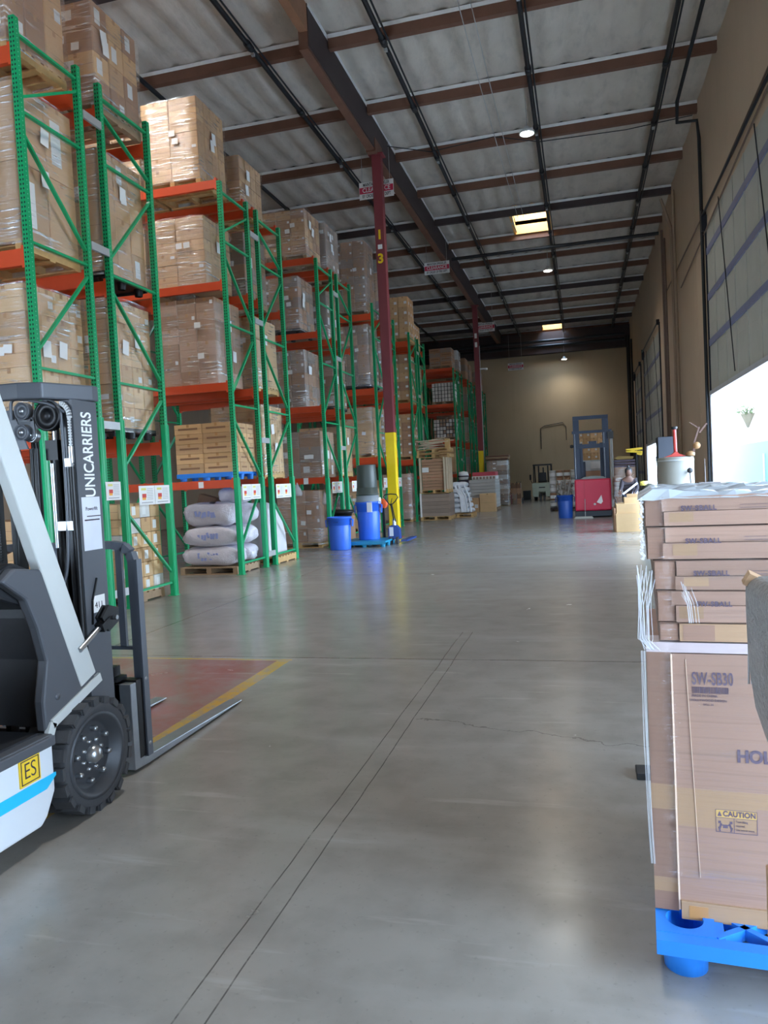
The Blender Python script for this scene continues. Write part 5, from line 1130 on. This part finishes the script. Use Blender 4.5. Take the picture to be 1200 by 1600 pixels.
t = thing('board_offcut', 'yellowish board lying on top of the dark pads', 'board', (1.35, 27, 1.9)); MB().prism([(1.06, 1.93), (1.16, 1.89), (1.66, 1.89), (1.7, 1.97), (1.2, 2.0)], 26.7, 27.5, 'y').build('board', basic('dull yellow foam', (176, 152, 96), .8), t)
t = thing('yellow_arm_post', 'dark post carrying bright yellow padded arm near the far door', 'post', (1.75, 25, 0))
MB().tube([(1.62, 24.2, 0), (1.62, 24.2, 2.05)], .05, 10).build('post', PIPE, t); MB().obox((1.55, 24.1, 2.14), .24, .06, .035, (0, -.08, 0)).obox((1.55, 24.1, 2.07), .24, .06, .03, (0, .10, 0)).obox((1.70, 24.1, 2.0), .08, .06, .04, (0, .2, 0)).build('padded_arm', basic('bright yellow pad', (250, 208, 40), .5), t)
t = thing('tool_bag', 'dark rounded bag with yellow cap on the near right carton stack side', 'bag', (1.45, 18.6, .7))
MB().lathe([(0, 0), (.17, .02), (.19, .16), (.13, .32), (.05, .36), (0, .36)], (1.50, 18.8, .82), 18).mat(1).lathe([(0, 0), (.09, 0), (.09, .1), (0, .11)], (1.40, 18.8, 1.14), 16).mat(0).box(1.35, 1.62, 18.7, 18.95, 0, .82).build('bag', [basic('olive black cloth', (44, 46, 40), .8), basic('pale yellow', (236, 222, 110), .6)], t)
# steel machine by the first door
mc = thing('grey_tank_machine', 'grey cylindrical tank machine with black knob by the open dock door', 'machine', (1.9, 16.3, 0))
MB().lathe([(0, 1.745), (.30, 1.745), (.345, 1.73), (.345, .1), (.3, .05), (0, .05)], (1.84, 16.3, 0), 40).build('tank', basic('machine grey', (132, 130, 122), .5, var=.08), mc)
MB().lathe([(0, -.12), (.05, -.12), (.055, -.08), (.02, -.05), (.02, 0)], (2.06, 16.02, 1.46), 14, 'y').tube([(2.06, 15.95, 1.42), (2.07, 15.93, 1.2)], .012, 6).build('knob', BLACKP, mc)
MB().lathe([(.346, 0), (.352, .0), (.352, .03), (.346, .03)], (1.84, 16.3, 1.66), 40).build('band', GALV, mc)
MB().tube([(1.84, 16.25, 1.75), (1.83, 16.25, 2.33)], .035, 12).prism([(1.62, 1.75), (2.05, 1.75), (1.9, 1.80), (1.84, 1.86), (1.76, 1.80)], 16.1, 16.4, 'y').build('red_riser', basic('machine red', (178, 60, 52), .5), mc)
MB().lathe([(.04, 0), (.06, .02), (.06, .06), (0, .06)], (1.83, 16.25, 2.3), 12).build('riser_cap', BLACKP, mc)
MB().bar((2.14, 16.1, 1.74), (2.2, 16.1, 2.0), .04).bar((2.16, 16.1, 1.95), (2.28, 16.1, 2.32), .03).bar((2.28, 16.1, 2.2), (2.42, 16.1, 2.38), .03).bar((2.26, 16.1, 2.3), (2.1, 16.1, 2.42), .02).build('lever_arm', basic('rusty brown', (92, 66, 58), .7), mc)
MB().lathe([(0, 0), (.08, 0), (.09, .06), (.03, .1), (0, .1)], (2.1, 16.1, 1.75), 14).lathe([(0, -.05), (.07, -.04), (.07, .04), (0, .05)], (2.22, 16.1, 1.95), 14, 'y').mat(0).build('gear_head', basic('ochre paint', (136, 100, 62), .6), mc)
MB().lathe([(0, .1), (.16, .1), (.17, .12), (.10, .17), (0, .18)], (1.78, 15.9, 1.02), 18).build('lower_valve', BLACKP, mc)
t = thing('dark_cabinet', 'dark upright cabinet beside the farther dock door opening', 'cabinet', (2.1, 20.8, 0)); MB().box(1.95, 2.4, 21.0, 21.6, 0, 2.35).mat(1).box(1.90, 1.95, 21.1, 21.2, 1.7, 1.85).build('cabinet', [TRK, BLACKP], t, bevel=.01)
t = thing('spiky_plant_post', 'thin dark spindle standing right of the grey tank', 'spindle', (2.45, 16.4, 0)); MB().tube([(2.42, 16.5, 0), (2.42, 16.5, 1.68)], [.03, .006], 8).box(2.3, 2.7, 16.4, 16.7, 0, 1.2).build('spindle', basic('machine dark brown', (84, 76, 74), .7), t)  # spindle and low box, both plain dark brown
# worker: dark top, bent forward, seen from behind
def skin(name, joints, edges, rad, m, par, sub=2):
    me = bpy.data.meshes.new(name); me.from_pydata([Vector(j)-wloc(par) for j in joints], edges, []); me.materials.append(m)
    o = bpy.data.objects.new(name, me); COL.objects.link(o); o.parent = par
    s = o.modifiers.new('skin', 'SKIN'); s.use_smooth_shade = True
    for k, v in enumerate(me.skin_vertices[0].data): v.radius = (rad[k], rad[k]) if not isinstance(rad[k], tuple) else rad[k]
    me.skin_vertices[0].data[0].use_root = True
    q = o.modifiers.new('sub', 'SUBSURF'); q.levels = sub; q.render_levels = sub; return o
px, py = 1.17, 20.75
w = thing('person', 'person in dark top and pale apron bending over cartons near the dock doors', 'person', (px, py, 0))
SKN = basic('skin', (92, 64, 52), .6); CLD = basic('dark shirt', (40, 32, 38), .8, var=.15); CLP = basic('pale cloth', (206, 208, 224), .7); TRS = basic('dark trousers', (44, 48, 60), .8)
J = [(px, py, .88), (px, py-.04, 1.02), (px-.02, py-.12, 1.20), (px-.03, py-.18, 1.30), (px-.02, py-.20, 1.36), (px-.01, py-.22, 1.45),
     (px-.16, py-.16, 1.25), (px-.21, py-.28, 1.06), (px-.26, py-.42, .98), (px+.14, py-.15, 1.26), (px+.20, py-.26, 1.05), (px+.08, py-.42, .90),
     (px-.09, py, .82), (px-.10, py-.03, .46), (px-.10, py, .07), (px-.10, py-.12, .04), (px+.09, py, .82), (px+.10, py-.03, .46), (px+.10, py, .07), (px+.10, py-.12, .04)]
Ed = [(0, 1), (1, 2), (2, 3), (3, 4), (4, 5), (3, 6), (6, 7), (7, 8), (3, 9), (9, 10), (10, 11), (0, 12), (12, 13), (13, 14), (14, 15), (0, 16), (16, 17), (17, 18), (18, 19)]
skin('body', J, Ed, [(.15, .11), (.14, .11), (.16, .11), (.10, .08), .05, .055, .055, .04, .028, .055, .04, .028, .085, .06, .04, .04, .085, .06, .04, .04], SKN, w)
J2 = [(px, py, .86), (px, py-.04, 1.02), (px-.02, py-.12, 1.20), (px-.03, py-.17, 1.29), (px-.16, py-.16, 1.25), (px-.21, py-.28, 1.06), (px+.14, py-.15, 1.26), (px+.20, py-.26, 1.05), (px-.25, py-.40, .99), (px+.09, py-.40, .91)]
skin('shirt', J2, [(0, 1), (1, 2), (2, 3), (3, 4), (4, 5), (3, 6), (6, 7), (5, 8), (7, 9)], [(.17, .13), (.16, .13), (.18, .13), (.12, .09), .07, .055, .07, .055, .04, .04], CLD, w)
skin('trousers', [(px, py, .9), (px-.09, py, .82), (px-.10, py-.03, .46), (px-.10, py, .12), (px+.09, py, .82), (px+.10, py-.03, .46), (px+.10, py, .12)], [(0, 1), (1, 2), (2, 3), (0, 4), (4, 5), (5, 6)], [(.17, .12), .1, .08, .06, .1, .08, .06], TRS, w)
MB().lathe([(0, -.105), (.05, -.10), (.078, -.05), (.085, 0), (.08, .055), (.05, .10), (0, .115)], (px-.01, py-.22, 1.47), 20).build('head', SKN, w)
MB().lathe([(.087, -.03), (.093, 0), (.088, .06), (.055, .11), (0, .125)], (px-.01, py-.21, 1.475), 20).lathe([(0, 0), (.03, .01), (.035, .05), (0, .09)], (px-.01, py-.19, 1.57), 12).build('hair', BLACKP, w)
for sx_ in (-1, 1): MB().lathe([(0, -.012), (.02, 0), (0, .012)], (px-.01+sx_*.083, py-.22, 1.46), 8, 'x').build('ear', SKN, w)
for hx, hy, hz in ((px-.26, py-.42, .98), (px+.08, py-.42, .90)):
    mb = MB().obox((hx, hy-.03, hz-.03), .035, .04, .014, (.5, 0, 0))
    for f in range(4): mb.tube([(hx-.026+.017*f, hy-.06, hz-.05), (hx-.028+.018*f, hy-.09, hz-.075), (hx-.026+.017*f, hy-.10, hz-.105+.004*abs(f-1.5))], .0085, 6)
    mb.tube([(hx+.034, hy-.02, hz-.025), (hx+.052, hy-.05, hz-.045), (hx+.05, hy-.075, hz-.06)], .0095, 6); mb.build('hand', SKN, w)
MB().bar((px-.17, py-.28, .90), (px+.20, py-.30, 1.18), .05, .012, up=(0, 1, 0)).prism([(px+.02, .82), (px+.22, .82), (px+.20, 1.06), (px+.08, .96)], py-.22, py-.18, 'y').build('apron_strap', CLP, w)
